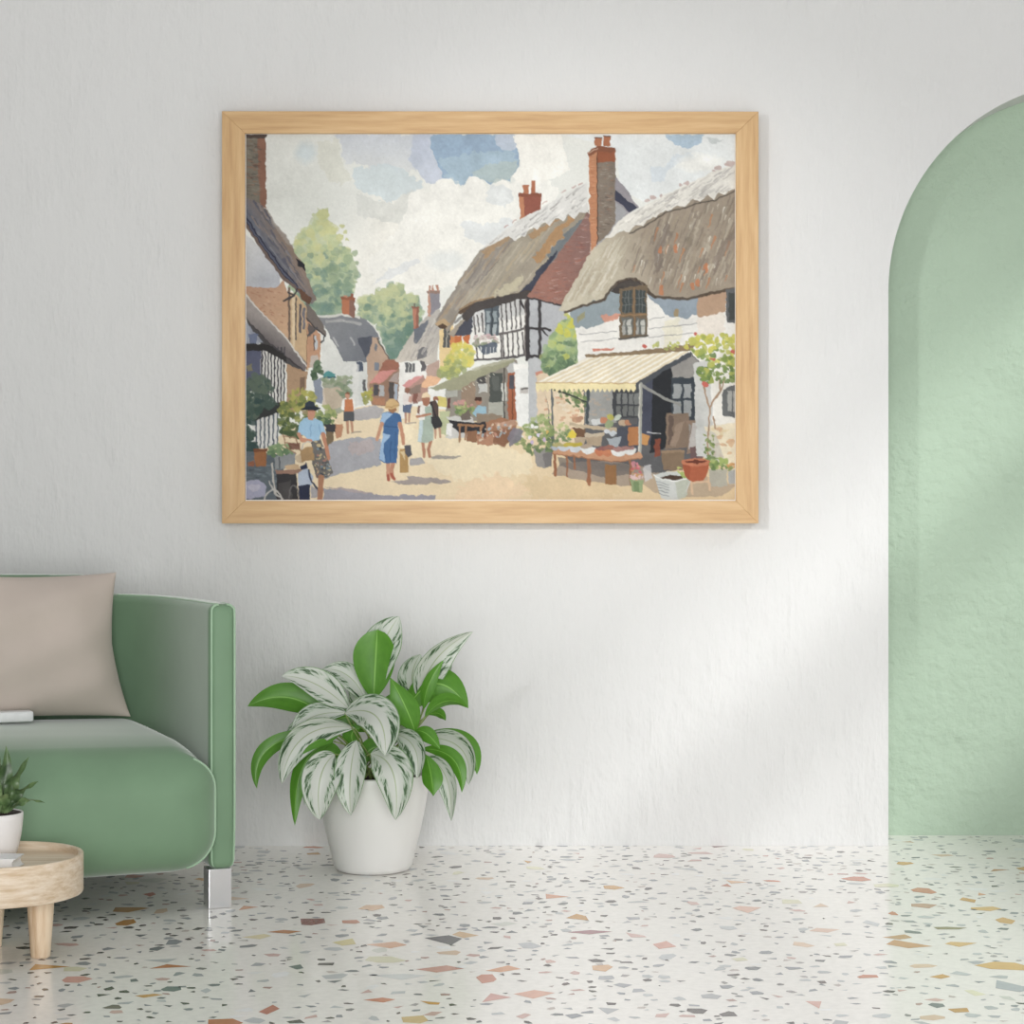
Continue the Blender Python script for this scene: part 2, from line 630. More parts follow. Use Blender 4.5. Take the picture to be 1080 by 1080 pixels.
def L(col, wd, *pts, a=1.0, wob=.8, var=.06, taper=0):
    """a brush line"""
    n = len(pts) - 1
    for i in range(n):
        (x0, y0), (x1, y1) = pts[i], pts[i + 1]
        w = win(min(x0, x1) - wd, max(x0, x1) + wd, min(y0, y1) - wd, max(y0, y1) + wd)
        X, Y = GX[w] + wob * WXN[w], GY[w] + wob * WYN[w]
        if X.size == 0:
            continue
        l2 = (x1 - x0) ** 2 + (y1 - y0) ** 2 + 1e-9
        t = np.clip(((X - x0) * (x1 - x0) + (Y - y0) * (y1 - y0)) / l2, 0, 1)
        d = np.hypot(X - x0 - t * (x1 - x0), Y - y0 - t * (y1 - y0))
        hw = .5 * wd * (1 - taper * t)
        put(w, np.clip((hw - d) * K + .5, 0, 1), col, a, var)


def E(col, cx, cy, rx, ry=None, a=1.0, wob=1.5, soft=0, var=.05):
    ry = ry or rx
    w = win(cx - rx * 1.6, cx + rx * 1.6, cy - ry * 1.6, cy + ry * 1.6)
    X, Y = GX[w] + wob * WXN[w], GY[w] + wob * WYN[w]
    if X.size == 0:
        return
    d = np.hypot((X - cx) / rx, (Y - cy) / ry)
    m = np.clip((1 - d) / soft, 0, 1) if soft else (d < 1).astype(float)
    put(w, m, col, a, var)


def FOL(cols, region, n, r0, r1, a=.8, seed=0, bias=0.0):
    """foliage: dabs from light (first colour, top) to dark (last, bottom)"""
    rr = random.Random(seed)
    xs, ys = [p[0] for p in region], [p[1] for p in region]
    y0, y1 = min(ys), max(ys)
    dabs = []
    while len(dabs) < n:
        x, y = rr.uniform(min(xs), max(xs)), rr.uniform(y0, y1)
        if inside(region, np.array([x]), np.array([y]))[0]:
            dabs.append((x, y))
    for x, y in dabs:
        t = (y - y0) / (y1 - y0) + rr.gauss(bias, .22)
        c = cols[max(0, min(len(cols) - 1, int(t * len(cols))))]
        r = rr.uniform(r0, r1)
        E(c, x, y, r, r * rr.uniform(.7, 1.1), a=a, wob=1.6)


def STREAK(cols, region, n, dx, dy, wd, a=.5, seed=0):
    """brush marks along (dx, dy) kept inside a shape"""
    rr = random.Random(seed)
    xs, ys = [p[0] for p in region], [p[1] for p in region]
    k = 0
    while k < n:
        x, y = rr.uniform(min(xs), max(xs)), rr.uniform(min(ys), max(ys))
        f = rr.uniform(.5, 1.2)
        q = np.array([x, x + dx * f]), np.array([y, y + dy * f])
        if not inside(region, *q).all():
            if rr.random() < .02:
                k += 1
            continue
        L(rr.choice(cols), rr.uniform(*wd), (x, y), (x + dx * f, y + dy * f), a=a, taper=.6)
        k += 1


# sky
IMG[:] = (235, 236, 229)
E((231, 231, 223), 290, 190, 75, 95, soft=.8, a=.8)
E((222, 225, 216), 320, 220, 60, 60, soft=.9, a=.5)
E((246, 243, 233), 450, 245, 95, 62, soft=.5, a=.95)
E((245, 242, 232), 400, 285, 80, 50, soft=.7, a=.8)
E((205, 219, 224), 322, 161, 14, 15, soft=.6, a=.7)
P((222, 221, 205), (333, 150), (356, 146), (362, 172), (372, 190), (360, 196), (346, 190), (335, 170), a=.6, wob=3)
P((203, 210, 224), (354, 141), (456, 141), (452, 168), (430, 182), (410, 178), (385, 172), (366, 172), a=.75, wob=4, grad=((222, 224, 224), 400, 141, 400, 185))
P((207, 221, 226), (372, 176), (410, 172), (436, 186), (448, 196), (432, 204), (412, 213), (396, 207), (376, 200), a=.75, wob=3)
P((218, 220, 214), (374, 203), (396, 210), (414, 214), (434, 200), (436, 222), (422, 236), (396, 232), (378, 226), a=.6, wob=3)
P((196, 205, 225), (436, 141), (462, 141), (470, 172), (476, 190), (455, 194), (440, 180), (432, 170), a=.8, wob=3)
P((158, 184, 210), (454, 141), (540, 141), (549, 168), (541, 184), (536, 190), (522, 189), (517, 197), (508, 188), (497, 186), (487, 196), (478, 188), (466, 187), (460, 172), wob=2.2, var=.06)
P((176, 200, 214), (462, 168), (500, 160), (536, 158), (548, 169), (537, 190), (520, 189), (500, 184), (487, 196), (470, 186), a=.7, wob=3)
P((184, 199, 195), (497, 184), (512, 174), (535, 170), (546, 172), (538, 188), (519, 194), a=.75, wob=2)
P((200, 208, 222), (520, 142), (541, 142), (545, 156), (536, 160), (525, 154), a=.8, wob=2)
L((150, 168, 176), .8, (537, 190), (546, 174), (549, 166), a=.6)
for x, y, rx, ry in ((469, 205, 16, 17), (443, 212, 13, 12), (500, 204, 13, 18), (530, 202, 10, 12), (436, 232, 12, 10)):
    E((247, 245, 237), x, y, rx, ry, wob=1.2)
P((247, 245, 237), (432, 214), (455, 205), (480, 200), (520, 198), (545, 190), (560, 180), (590, 200), (560, 260), (500, 300), (400, 310), (385, 280), (420, 240), a=.85, wob=3)
P((250, 247, 238), (540, 143), (592, 141), (600, 180), (556, 200), (541, 186), (549, 168), a=.9, wob=2)
E((226, 230, 230), 526, 207, 15, 11, a=.8, wob=2.5)
P((226, 230, 231), (486, 232), (510, 235), (540, 230), (538, 248), (512, 258), (490, 250), a=.8, wob=3)
E((232, 235, 232), 470, 275, 26, 14, soft=.5, a=.8)
P((222, 226, 230), (390, 300), (410, 285), (440, 272), (444, 276), (415, 293), a=.6, wob=2)
P((233, 237, 237), (592, 141), (776, 141), (776, 176), (720, 196), (680, 214), (655, 200), (649, 160), (625, 150), a=.9, wob=1)
P((216, 226, 234), (684, 176), (701, 176), (709, 164), (728, 162), (736, 166), (716, 172), (703, 180), (699, 192), (688, 192), a=.8, wob=2)
P((174, 199, 220), (700, 141), (742, 141), (738, 152), (724, 157), (708, 150), a=.9, wob=2)
P((196, 204, 204), (744, 145), (762, 147), (752, 153), a=.7, wob=2)
E((250, 248, 240), 738, 172, 30, 12, soft=.4, a=.7)

# far trees
T1 = [(304, 300), (306, 258), (322, 240), (330, 236), (334, 222), (345, 219), (346, 238), (354, 242), (358, 258), (368, 262), (378, 290), (372, 306), (366, 318), (366, 334), (338, 338), (322, 330)]
P((196, 204, 158), *T1, a=.85, wob=3, grad=((148, 172, 140), 340, 245, 340, 335))
FOL([(208, 208, 142), (202, 208, 150), (188, 200, 150), (168, 186, 146), (144, 168, 134), (120, 150, 128), (116, 148, 136)], T1, 300, 2, 5.5, .55, 1)
for x, y, r in ((361, 238, 2.6), (364, 246, 2.2), (366, 253, 2), (358, 250, 4), (374, 267, 3.2), (375, 288, 3), (371, 296, 3), (376, 278, 2), (327, 246, 5), (340, 226, 6), (350, 243, 4)):
    E((204, 206, 144) if y < 255 else (166, 182, 150), x, y, r, a=.9)
T2 = [(377, 335), (378, 316), (391, 312), (396, 304), (408, 304), (412, 298), (424, 300), (430, 310), (440, 312), (444, 328), (446, 345), (436, 372), (410, 380), (394, 340)]
P((190, 198, 150), *T2, a=.9, wob=3, grad=((126, 154, 138), 410, 310, 410, 370))
FOL([(202, 206, 152), (196, 203, 150), (172, 188, 146), (134, 160, 138), (108, 142, 124), (104, 138, 122), (116, 146, 134)], T2, 260, 2, 5, .55, 2)

# ground
P((238, 216, 178), (330, 440), (400, 425), (470, 432), (560, 440), (776, 490), (776, 530), (259, 530), (259, 480), wob=0, var=.02, grad=((228, 198, 152), 420, 440, 760, 520))
P((241, 225, 190), (420, 445), (500, 462), (560, 480), (560, 500), (480, 506), (430, 480), a=.7, wob=4)
P((240, 206, 168), (480, 510), (520, 500), (560, 515), (540, 530), (480, 530), a=.6, wob=5)
P((226, 196, 150), (552, 505), (600, 500), (660, 515), (640, 528), (560, 527), a=.6, wob=5)

# centre cottages
P((224, 224, 217), (338, 343), (345, 343), (363, 380), (389, 381), (388, 426), (366, 430), (340, 400), grad=((206, 208, 204), 345, 350, 388, 420))
P((138, 140, 144), (333, 333), (346, 333), (360, 331), (378, 334), (388, 337.5), (396, 346), (401, 356), (392, 372), (388, 381.5), (362, 381.5), (352, 362), (342, 344), grad=((120, 124, 132), 350, 340, 385, 380))
L((216, 214, 206), 2.2, (334, 333), (346, 334), (360, 331.5), (378, 335))
L((184, 183, 180), 3, (344, 339), (362, 338), (380, 342), a=.7)
L((186, 186, 184), 2, (352, 356), (356, 365), a=.8)
L((190, 190, 188), 2, (370, 356), (374, 364), a=.7)
L((222, 220, 212), 1.4, (388, 338), (396, 347), (401, 357), (409, 377))
P((190, 160, 136), (393, 356), (398, 356), (410, 379), (410, 414), (387, 422), (387, 378))
P((88, 92, 104), (376, 357), (393, 355), (392, 362), (386, 377), (380, 366))
L((110, 96, 88), 1.4, (398, 357), (410, 379))
R((120, 124, 132), 395.5, 361, 398, 371)
R((126, 134, 146), 395, 382, 399.5, 390.5)
R((84, 94, 112), 376, 382, 382.5, 392)
R((100, 100, 102), 382.5, 401, 385.5, 412)
P((192, 118, 84), (360, 316), (368, 316), (368, 332), (360, 331))
P((146, 106, 92), (368, 316), (374, 316), (374, 337), (368, 332))
P((160, 96, 72), (359, 313.5), (374.5, 313.5), (374.5, 316.5), (359, 316.5))
R((150, 88, 66), 369, 310, 371.5, 314)
R((196, 140, 110), 363, 311.5, 366, 314)
# pink-roofed shop
P((166, 108, 88), (406, 379), (421, 379), (421, 392), (402, 398), (398, 394))
P((160, 124, 102), (389, 404), (421, 388), (421, 428), (391, 428))
P((216, 142, 132), (393, 400), (400, 391.5), (419, 390), (402, 404), (389, 404.5))
P((178, 160, 152), (409, 402), (420, 391), (420, 403))
R((86, 84, 88), 394, 406, 399, 418)
R((176, 178, 178), 400, 406, 405, 418)
R((92, 86, 84), 410, 403, 415, 420)
R((168, 180, 194), 415.5, 404, 419.5, 422)
P((190, 130, 96), (393, 420), (406, 421), (406, 427), (393, 427), a=.8)
# white cottage with light thatch
P((236, 234, 228), (421, 383), (464, 380), (464, 405), (432, 412), (428, 442), (420, 442))
P((208, 198, 184), (416, 381), (428, 362), (436, 348), (448, 336), (463, 326), (472, 340), (464, 352), (460, 385), (449, 384), (440, 380), (420, 382.5), grad=((186, 180, 172), 420, 380, 465, 345))
P((116, 120, 130), (436, 347), (452, 338), (446, 352), (440, 362), (437, 362))
P((100, 100, 106), (441, 369), (447, 365), (450, 366), (450, 376), (440, 380), a=.8)
STREAK([(224, 216, 204), (168, 164, 160), (150, 148, 150)], [(420, 380), (440, 352), (465, 330), (466, 350), (458, 378)], 36, 5, -9, (.8, 2), .5, 5)
R((104, 106, 108), 427.5, 383, 437.5, 392)
L((214, 212, 206), .8, (431, 383), (431, 392))
L((214, 212, 206), .8, (434.5, 383), (434.5, 392))
R((104, 100, 102), 443.5, 381, 448.5, 391)
P((190, 160, 146), (449, 386), (463, 380), (464, 398), (450, 398))
P((190, 124, 100), (434.5, 325), (438.5, 325), (438.5, 346), (435.5, 347.5))
P((152, 100, 84), (438.5, 325), (441.5, 325), (441.5, 344), (438.5, 346))
R((156, 104, 86), 434, 323.5, 442, 326)
L((120, 100, 94), .9, (437, 320), (437, 324))
P((204, 152, 128), (451, 308), (453.5, 308), (453.5, 334), (451, 335))
P((148, 144, 152), (453.5, 308), (463.5, 308), (463.5, 325), (453.5, 333))
R((158, 128, 116), 450.3, 306, 464, 309)
for x in (453, 456.6, 461.4):
    R((196, 142, 118), x - 1.1, 301, x + 1.1, 306.5)
# awnings further up the lane
P((170, 120, 104), (429, 404), (446, 396), (452, 406), (450, 424), (430, 424), a=.8)
P((222, 150, 146), (424, 406.5), (432, 400), (446, 395), (444, 399), (429, 409))
P((236, 182, 140), (443, 409), (450, 397), (468, 397), (460, 406), (450, 409))
P((120, 110, 100), (430, 410), (444, 406), (444, 414), (430, 416), a=.6)

# yellow end wall
P((236, 205, 146), (463, 348), (478, 342), (480, 392), (464, 392))
P((222, 140, 84), (474, 352), (482, 354), (482, 368), (475, 366))
R((98, 98, 96), 467.5, 346, 474.5, 367)
L((196, 190, 170), .8, (471, 346), (471, 367))

# half-timbered house
P((238, 236, 229), (496, 330), (512, 322), (530, 316), (557, 311), (557, 376), (501, 380), (497, 356))
P((196, 196, 196), (496, 330), (512, 320), (530, 314), (557, 310), (557, 330), (530, 338), (498, 346), a=.75, wob=2)
for x, y0, y1 in ((499.5, 334, 352), (503.5, 332, 350), (508, 330, 350), (528.8, 322, 350), (533.5, 320, 348), (538.3, 319, 347), (543, 318, 346), (548, 316, 345), (530, 353, 377), (535, 352, 376), (540, 351, 376), (545.5, 350, 375), (551, 350, 375), (502, 358, 379), (508, 368, 379), (528, 354, 378)):
    L((96, 90, 90), 1.5, (x, y0), (x + 1.2, y1))
L((112, 106, 104), 2.6, (527, 352.5), (543, 349), (556, 345))
L((100, 96, 96), 2.6, (500, 380), (527, 378), (557, 374.5))
R((92, 102, 110), 511, 322, 526, 354)
for x in (514.5, 521.5):
    R((150, 162, 166), x - 1.9, 328, x + 1.9, 340)
    R((166, 176, 178), x - 1.9, 342, x + 1.9, 353)
L((70, 76, 82), 1.2, (518.5, 323), (518.5, 354))
P((184, 186, 190), (557, 312), (592, 322), (602, 334), (592, 378), (572, 392), (557, 390))
for pts, wd in ((((556, 313), (556, 378)), 4.6), (((569, 317), (569, 377)), 3.2), (((557, 346), (572, 347), (580, 347.5)), 2.6), (((557, 375.5), (571, 376)), 3.4), (((556, 314), (572, 317), (592, 322)), 2.4), (((548, 318), (555, 328)), 2.4), (((571, 348), (577, 354)), 1.6)):
    L((72, 68, 70), wd, *pts)
L((128, 118, 114), 1.2, (553.5, 314), (553.5, 376))
L((60, 58, 60), 2.6, (480, 340), (500, 322), a=.5)
FOL([(206, 170, 172), (214, 198, 190), (170, 160, 150), (140, 150, 120)], [(499, 354), (524, 352), (526, 362), (500, 366)], 60, 1, 2.2, .85, 6)
P((86, 96, 112), (504, 365), (524, 361), (524, 372), (508, 374), a=.9)
for x in (507, 512, 517, 521):
    L((220, 220, 216), .7, (x, 366), (x - 1, 373))

# thatch, back wing then front slope
TB = [(458, 342), (466, 326), (482, 300), (493, 283), (505, 264), (528, 250), (545, 246), (540, 262), (516, 290), (500, 309), (484, 330), (474, 348), (470, 350), (472, 343), (464, 339)]
P((164, 154, 140), *TB, grad=((148, 140, 132), 490, 280, 530, 310))
STREAK([(186, 176, 160), (130, 122, 116), (176, 150, 118), (146, 138, 132)], TB, 60, 14, -20, (1.2, 3), .55, 7)
P((104, 100, 104), (490, 316), (508, 294), (524, 276), (541, 256), (545, 258), (528, 280), (508, 302), (494, 320), a=.9)
P((168, 156, 140), (472, 352), (486, 338), (494, 333), (490, 340), (478, 356))
P((82, 84, 96), (478, 354), (488, 340), (498, 330), (498, 346), (494, 354))
P((206, 112, 66), (479, 355), (487, 354), (486, 364), (480, 362))
P((206, 112, 66), (488, 355), (495, 353), (495, 362), (489, 362))
P((96, 76, 62), (459, 342), (466, 338), (474, 342), (470, 347), (463, 346))
P((190, 160, 120), (459, 340), (467, 336), (475, 341), (472, 345), (466, 341), (461, 344))
TF = [(483, 328), (491, 314), (503, 300), (522, 279), (541, 255), (556, 244), (573, 235), (598, 226), (621, 222), (620, 230), (608, 246), (590, 268), (575, 288), (560, 307), (545, 311), (520, 316), (500, 322), (489, 332)]
P((178, 168, 148), *TF, grad=((160, 148, 130), 520, 260, 590, 290))
STREAK([(200, 190, 168), (150, 140, 126), (166, 156, 140), (190, 172, 140)], TF, 120, 16, -22, (1.4, 3.4), .5, 8)
P((206, 196, 164), (512, 316), (524, 306), (540, 296), (552, 288), (548, 302), (536, 311), a=.75, wob=3)
P((190, 138, 86), (562, 272), (574, 256), (586, 240), (600, 229), (606, 228), (590, 252), (572, 274), (566, 278), a=.75, wob=2.5)
P((186, 140, 94), (556, 248), (568, 240), (580, 234), (592, 230), (580, 240), (562, 252), a=.7, wob=2)
P((186, 148, 106), (506, 266), (528, 250), (541, 248), (530, 258), (512, 272), a=.7, wob=2)
P((104, 116, 126), (578, 268), (596, 246), (612, 232), (618, 230), (606, 248), (590, 268), (576, 286), a=.75, wob=2)
P((62, 66, 84), (556, 300), (566, 286), (578, 272), (588, 264), (576, 284), (560, 308), (544, 311), a=.9, wob=1.5)
L((92, 72, 56), 4, (485, 330), (500, 321), (520, 316), (545, 311), (558, 308), a=.9)
L((150, 116, 80), 1.6, (484, 327), (499, 318), (520, 313), a=.8)
P((84, 78, 76), (486, 333), (500, 319), (530, 312), (558, 307), (557, 314), (530, 321), (502, 329), (492, 340))
# white ridge
RW = [(505, 264), (528, 246), (547, 232), (559, 226.5), (584, 211), (605, 199), (619, 192), (620, 225), (611, 224), (605, 231), (600, 226), (593, 233), (587, 229), (580, 238), (573, 233), (566, 243), (560, 239), (553, 250), (547, 248), (542, 254), (536, 249), (526, 254), (514, 260)]
P((228, 226, 221), *RW, wob=.8)
STREAK([(180, 178, 176), (246, 243, 236), (160, 156, 152), (206, 204, 200)], RW, 70, 7, -6, (.8, 1.8), .7, 9)
for x, y in ((532, 240), (540, 234), (548, 228), (562, 222), (572, 215), (592, 203), (603, 198), (610, 195)):
    L((190, 140, 132), 1.1, (x, y), (x + 4, y - 2.5), a=.7)
# brick gable + chimneys
GB = [(555, 313), (571, 290), (590, 266), (608, 241), (619, 224), (623, 228), (622, 267), (630, 262), (614, 288), (604, 306), (594, 322), (574, 317)]
P((166, 116, 102), *GB, grad=((150, 112, 104), 580, 290, 620, 280))
STREAK([(196, 166, 156), (150, 92, 78), (186, 110, 90), (140, 108, 104)], GB, 150, 6, -.6, (.6, 1.1), .7, 10)
P((158, 152, 158), (648, 187), (653, 190), (660, 199), (667, 210), (673, 219), (664, 224), (652, 236), (646, 246), (640, 240))
P((74, 76, 94), (648, 200), (656, 207), (665, 214), (672, 219.5), (663, 224), (654, 214), (648, 211))
P((168, 168, 170), (648, 212), (662, 224), (652, 234), (640, 250), (628, 262), (628, 235))
P((206, 138, 98), (620.5, 163), (629.5, 160), (629.5, 258), (622.5, 266))
STREAK([(226, 170, 130), (180, 108, 74)], [(621, 165), (629, 162), (629, 256), (623, 262)], 60, 5, -.8, (.5, 1), .6, 11)
P((140, 126, 112), (629.5, 160), (648.5, 160), (648.5, 236), (640, 248), (629.5, 257))
P((168, 96, 66), (629.5, 160), (648.5, 160), (648.5, 171), (629.5, 171))
STREAK([(176, 168, 152), (112, 94, 84), (166, 122, 100), (126, 116, 106)], [(630, 172), (648, 172), (648, 234), (630, 254)], 130, 4, 0, (.6, 1.1), .7, 12)
L((80, 56, 48), .9, (629.6, 161), (630, 257), a=.8)
P((150, 92, 68), (618, 161), (630, 153.5), (649, 156), (648.6, 160), (630, 160), (620, 165.5))
L((222, 190, 164), .8, (619, 162), (630, 156))
R((194, 122, 86), 627.2, 145.5, 634, 154)
R((186, 114, 80), 636, 143.5, 643, 154)
L((96, 66, 58), 1.2, (627.2, 145.6), (634, 145.4))
L((96, 66, 58), 1.2, (636, 143.6), (643, 143.5))
P((206, 134, 96), (547, 206), (552.5, 206), (552.5, 229), (547.5, 232))
P((160, 92, 76), (552.5, 206), (570, 206), (570, 220), (552.5, 229))
R((150, 88, 68), 546.3, 203.6, 570.6, 207)
R((196, 122, 88), 551, 195, 557, 204)
R((186, 112, 80), 559.6, 191, 564.2, 204)

# lower storey: shop fronts in the shade, pillar, doorway
P((150, 142, 130), (470, 405), (500, 389), (545, 379), (546, 444), (500, 444), (470, 440))
P((160, 132, 108), (486, 408), (500, 402), (503, 436), (486, 438), a=.8)
R((86, 90, 86), 516, 393, 529.5, 424)
R((112, 116, 110), 519, 397, 526, 412, a=.6)
R((176, 176, 164), 515, 424, 531, 442)
R((206, 206, 196), 528.5, 404, 534, 423)
L((64, 60, 58), 1.2, (531.5, 388), (531.5, 442))
P((78, 76, 78), (503, 400), (512, 394), (512, 412), (504, 414), a=.9)
R((206, 206, 200), 504, 405, 514, 414, a=.9)
R((180, 102, 70), 535.5, 392, 544, 443)
R((92, 90, 98), 537, 396, 542, 410)
L((120, 74, 54), 1.1, (540, 410), (540, 443))
P((196, 196, 194), (534, 388), (540, 381), (547, 384), (547, 400), (544, 400), (543, 392), (536, 394))
P((238, 238, 234), (542, 384), (557.5, 384), (557.5, 452), (546, 449), (544, 440))
P((248, 246, 240), (541, 384), (557.5, 384), (557.5, 388), (543, 390))
P((192, 194, 196), (557, 378), (570, 378), (568, 452), (557, 452))
R((196, 190, 184), 548, 408.5, 556.5, 415, wob=.4)
L((90, 86, 84), 1.6, (549, 410), (556, 409.5), a=.8)
P((214, 140, 116), (564, 393), (577, 388), (579, 391), (566, 396))
P((228, 204, 172), (565, 396), (580, 391), (620, 400), (620, 470), (567, 460))
rb = random.Random(3)
for i in range(55):
    x, y = rb.uniform(568, 614), rb.uniform(398, 462)
    R(rb.choice(((214, 160, 126), (206, 150, 118), (226, 186, 150), (236, 220, 196))), x, y, x + rb.uniform(4, 7), y + 2.4, a=.75)
# sage awning + banner
P((162, 161, 130), (452, 410), (475, 400), (500, 389), (528, 380), (544, 378), (542, 382), (520, 392), (500, 401), (484, 411.5))
P((186, 184, 160), (497, 388), (543, 377.5), (540, 380), (500, 391), a=.8)
for i in range(9):
    x = 486 + i * 4.2
    L((214, 210, 190), .8, (x, 411 - i * 2.1), (x + 1.4, 412.5 - i * 2.1))
P((236, 236, 231), (451, 411), (469, 412), (469, 419), (452, 418))
P((176, 176, 166), (469, 412), (482, 411), (482, 419), (469, 419))
# bushes against the houses
BU = [(462, 395), (468, 385), (472, 370), (482, 360), (494, 362), (500, 372), (496, 385), (482, 396), (470, 400)]
FOL([(222, 206, 88), (214, 202, 96), (196, 196, 104), (166, 176, 106), (150, 160, 104)], BU, 130, 1.8, 4, .75, 13)
BT = [(571, 390), (572, 374), (580, 356), (590, 344), (598, 332), (608, 338), (608, 354), (617, 362), (616, 378), (606, 388), (592, 396), (580, 396)]
P((156, 180, 124), *BT, a=.8, wob=3)
FOL([(206, 206, 84), (186, 198, 116), (168, 190, 128), (146, 174, 122), (120, 150, 108), (92, 120, 92)], BT, 220, 1.8, 4.2, .65, 14)
for x, y in ((603, 342), (598, 352), (590, 348), (606, 338)):
    E((212, 206, 74), x, y, 4, 5, a=.8)

# right-hand house: wall, then thatch
P((241, 238, 231), (606, 330), (640, 312), (690, 300), (776, 296), (776, 450), (730, 450), (720, 380), (640, 380), (610, 386))
P((150, 164, 170), (600, 326), (637, 308), (656, 300), (653, 334), (634, 341), (618, 346), (607, 346), wob=2)
P((226, 152, 126), (634, 334), (645, 331), (653, 331), (651, 337), (636, 341), a=.9, wob=2)
P((164, 150, 84), (608, 334), (616, 328), (616, 336), (609, 342), a=.6, wob=2)
P((150, 164, 176), (676, 292), (735, 300), (735, 332), (722, 336), (702, 332), (694, 322), (684, 314), wob=1.5)
P((192, 156, 126), (735, 298), (766, 296), (765, 330), (748, 333), (735, 334), wob=1.5)
P((238, 226, 212), (735, 334), (764, 330), (764, 352), (736, 356), a=.8, wob=2)
P((241, 233, 200), (700, 338), (716, 334), (720, 356), (700, 366), a=.6, wob=3)
E((176, 140, 84), 713, 330, 3, 4, a=.7)
for pts in (((610, 353), (650, 349)), ((612, 361), (650, 357)), ((684, 337), (700, 334)), ((684, 347), (735, 341)), ((684, 356), (730, 351))):
    L((150, 150, 152), .8, *pts, a=.8)
TR = [(588.6, 328), (594, 316), (602.6, 302), (614.6, 280), (626, 262), (643, 247), (662, 242), (694, 226), (731, 208), (776, 198), (776, 303), (760, 306), (745, 309), (725, 314), (706, 313), (690, 312), (684, 308), (680, 300), (672, 294), (660, 293), (650, 297), (643, 304), (637, 315), (626, 317), (612, 322), (600, 328)]
P((206, 196, 172), *TR, grad=((164, 149, 130), 635, 290, 690, 275))
STREAK([(216, 208, 186), (184, 170, 146), (196, 184, 160), (226, 220, 202)], [(594, 322), (616, 284), (645, 252), (672, 244), (650, 290), (636, 312)], 90, 12, -20, (1.4, 3.4), .5, 15)
TRR = [(655, 288), (672, 246), (700, 228), (735, 212), (776, 206), (776, 300), (745, 306), (705, 310), (690, 308), (678, 294)]
STREAK([(140, 126, 112), (184, 172, 152), (152, 136, 116), (200, 190, 170), (126, 114, 104), (172, 156, 132)], TRR, 230, -7, 18, (1.2, 3.2), .5, 16)
STREAK([(206, 132, 84), (196, 126, 84)], TRR, 16, -4, 12, (1.5, 3), .7, 17)
STREAK([(232, 226, 212), (222, 212, 194)], TRR, 26, -2, 7, (.8, 1.8), .8, 18)
P((126, 112, 104), (690, 262), (698, 246), (704, 236), (708, 240), (700, 262), (696, 285), (690, 290), a=.55, wob=3)
P((136, 120, 108), (752, 270), (776, 238), (776, 248), (758, 278), (752, 290), a=.6, wob=2)
for x, y in ((696, 264), (697, 306), (730, 302), (735, 298), (744, 282), (712, 262)):
    E((212, 126, 82), x, y, 2.4, 4.5, a=.75)
L((92, 78, 66), 3, (596, 329), (612, 323), (637, 316), (643, 306), (651, 298), (660, 294.5), (671, 295), (679, 300), (684, 309), (691, 313), (705, 314), (725, 315.5), (745, 310), (776, 304), a=.9)
P((70, 62, 58), (644, 308), (652, 298), (662, 295), (674, 297), (681, 306), (680, 308), (660, 303), (652, 310), a=.9)
RR = [(636, 252), (643, 246), (652, 233), (660, 227), (680, 217), (699, 207), (715, 199), (735, 189), (749, 182), (764, 177), (776, 173), (776, 199), (768, 201), (764, 206), (757, 203), (752, 210), (746, 205), (738, 213), (730, 210), (722, 218), (714, 216), (706, 224), (700, 221), (692, 229), (684, 229), (678, 238), (670, 237), (663, 245), (654, 241), (646, 250)]
P((233, 229, 219), *RR, wob=.8)
STREAK([(190, 184, 176), (248, 244, 234), (206, 200, 192), (176, 172, 170)], RR, 120, 9, -7, (.9, 2), .65, 19)
L((80, 72, 66), 1.5, (664, 246), (679, 239), (700, 225), (722, 219), (738, 214), (752, 211), (764, 207), (776, 201), a=.7)
for x, y, r in ((682, 212, 3), (688, 209, 3.4), (697, 206, 2.6), (718, 195, 3), (724, 193, 3), (752, 180, 2), (757, 177, 4), (770, 172, 5), (766, 174, 3)):
    E((202, 176, 168), x, y, r, r * .6, a=.85)
# windows of the right-hand house
P((124, 106, 84), (653, 304), (682, 300), (682.5, 355), (653, 357.5))
for i, x in enumerate((656, 670)):
    R((78, 84, 84), x, 306, x + 10.5, 330)
    R((112, 114, 110), x, 335, x + 10.5, 353)
    P((212, 210, 200), (x + 5, 338), (x + 9, 336), (x + 10, 352), (x + 6, 353), a=.85)
    P((196, 194, 186), (x, 342), (x + 3, 336), (x + 3, 353), (x, 353), a=.7)
    for q in (3.5, 7):
        L((122, 128, 124), .6, (x + q, 306), (x + q, 330))
    for y in (314, 322, 344):
        L((122, 128, 124), .6, (x, y), (x + 10.5, y - .5))
L((150, 118, 86), 1.4, (668.5, 303), (668.5, 356))
L((160, 124, 88), 1.6, (653, 333), (682, 331.5))
L((96, 92, 86), 2, (652, 357.5), (683, 354.5))
P((104, 106, 108), (765, 306), (776, 303), (776, 342), (766, 340))
R((78, 82, 80), 768, 309, 776, 338)
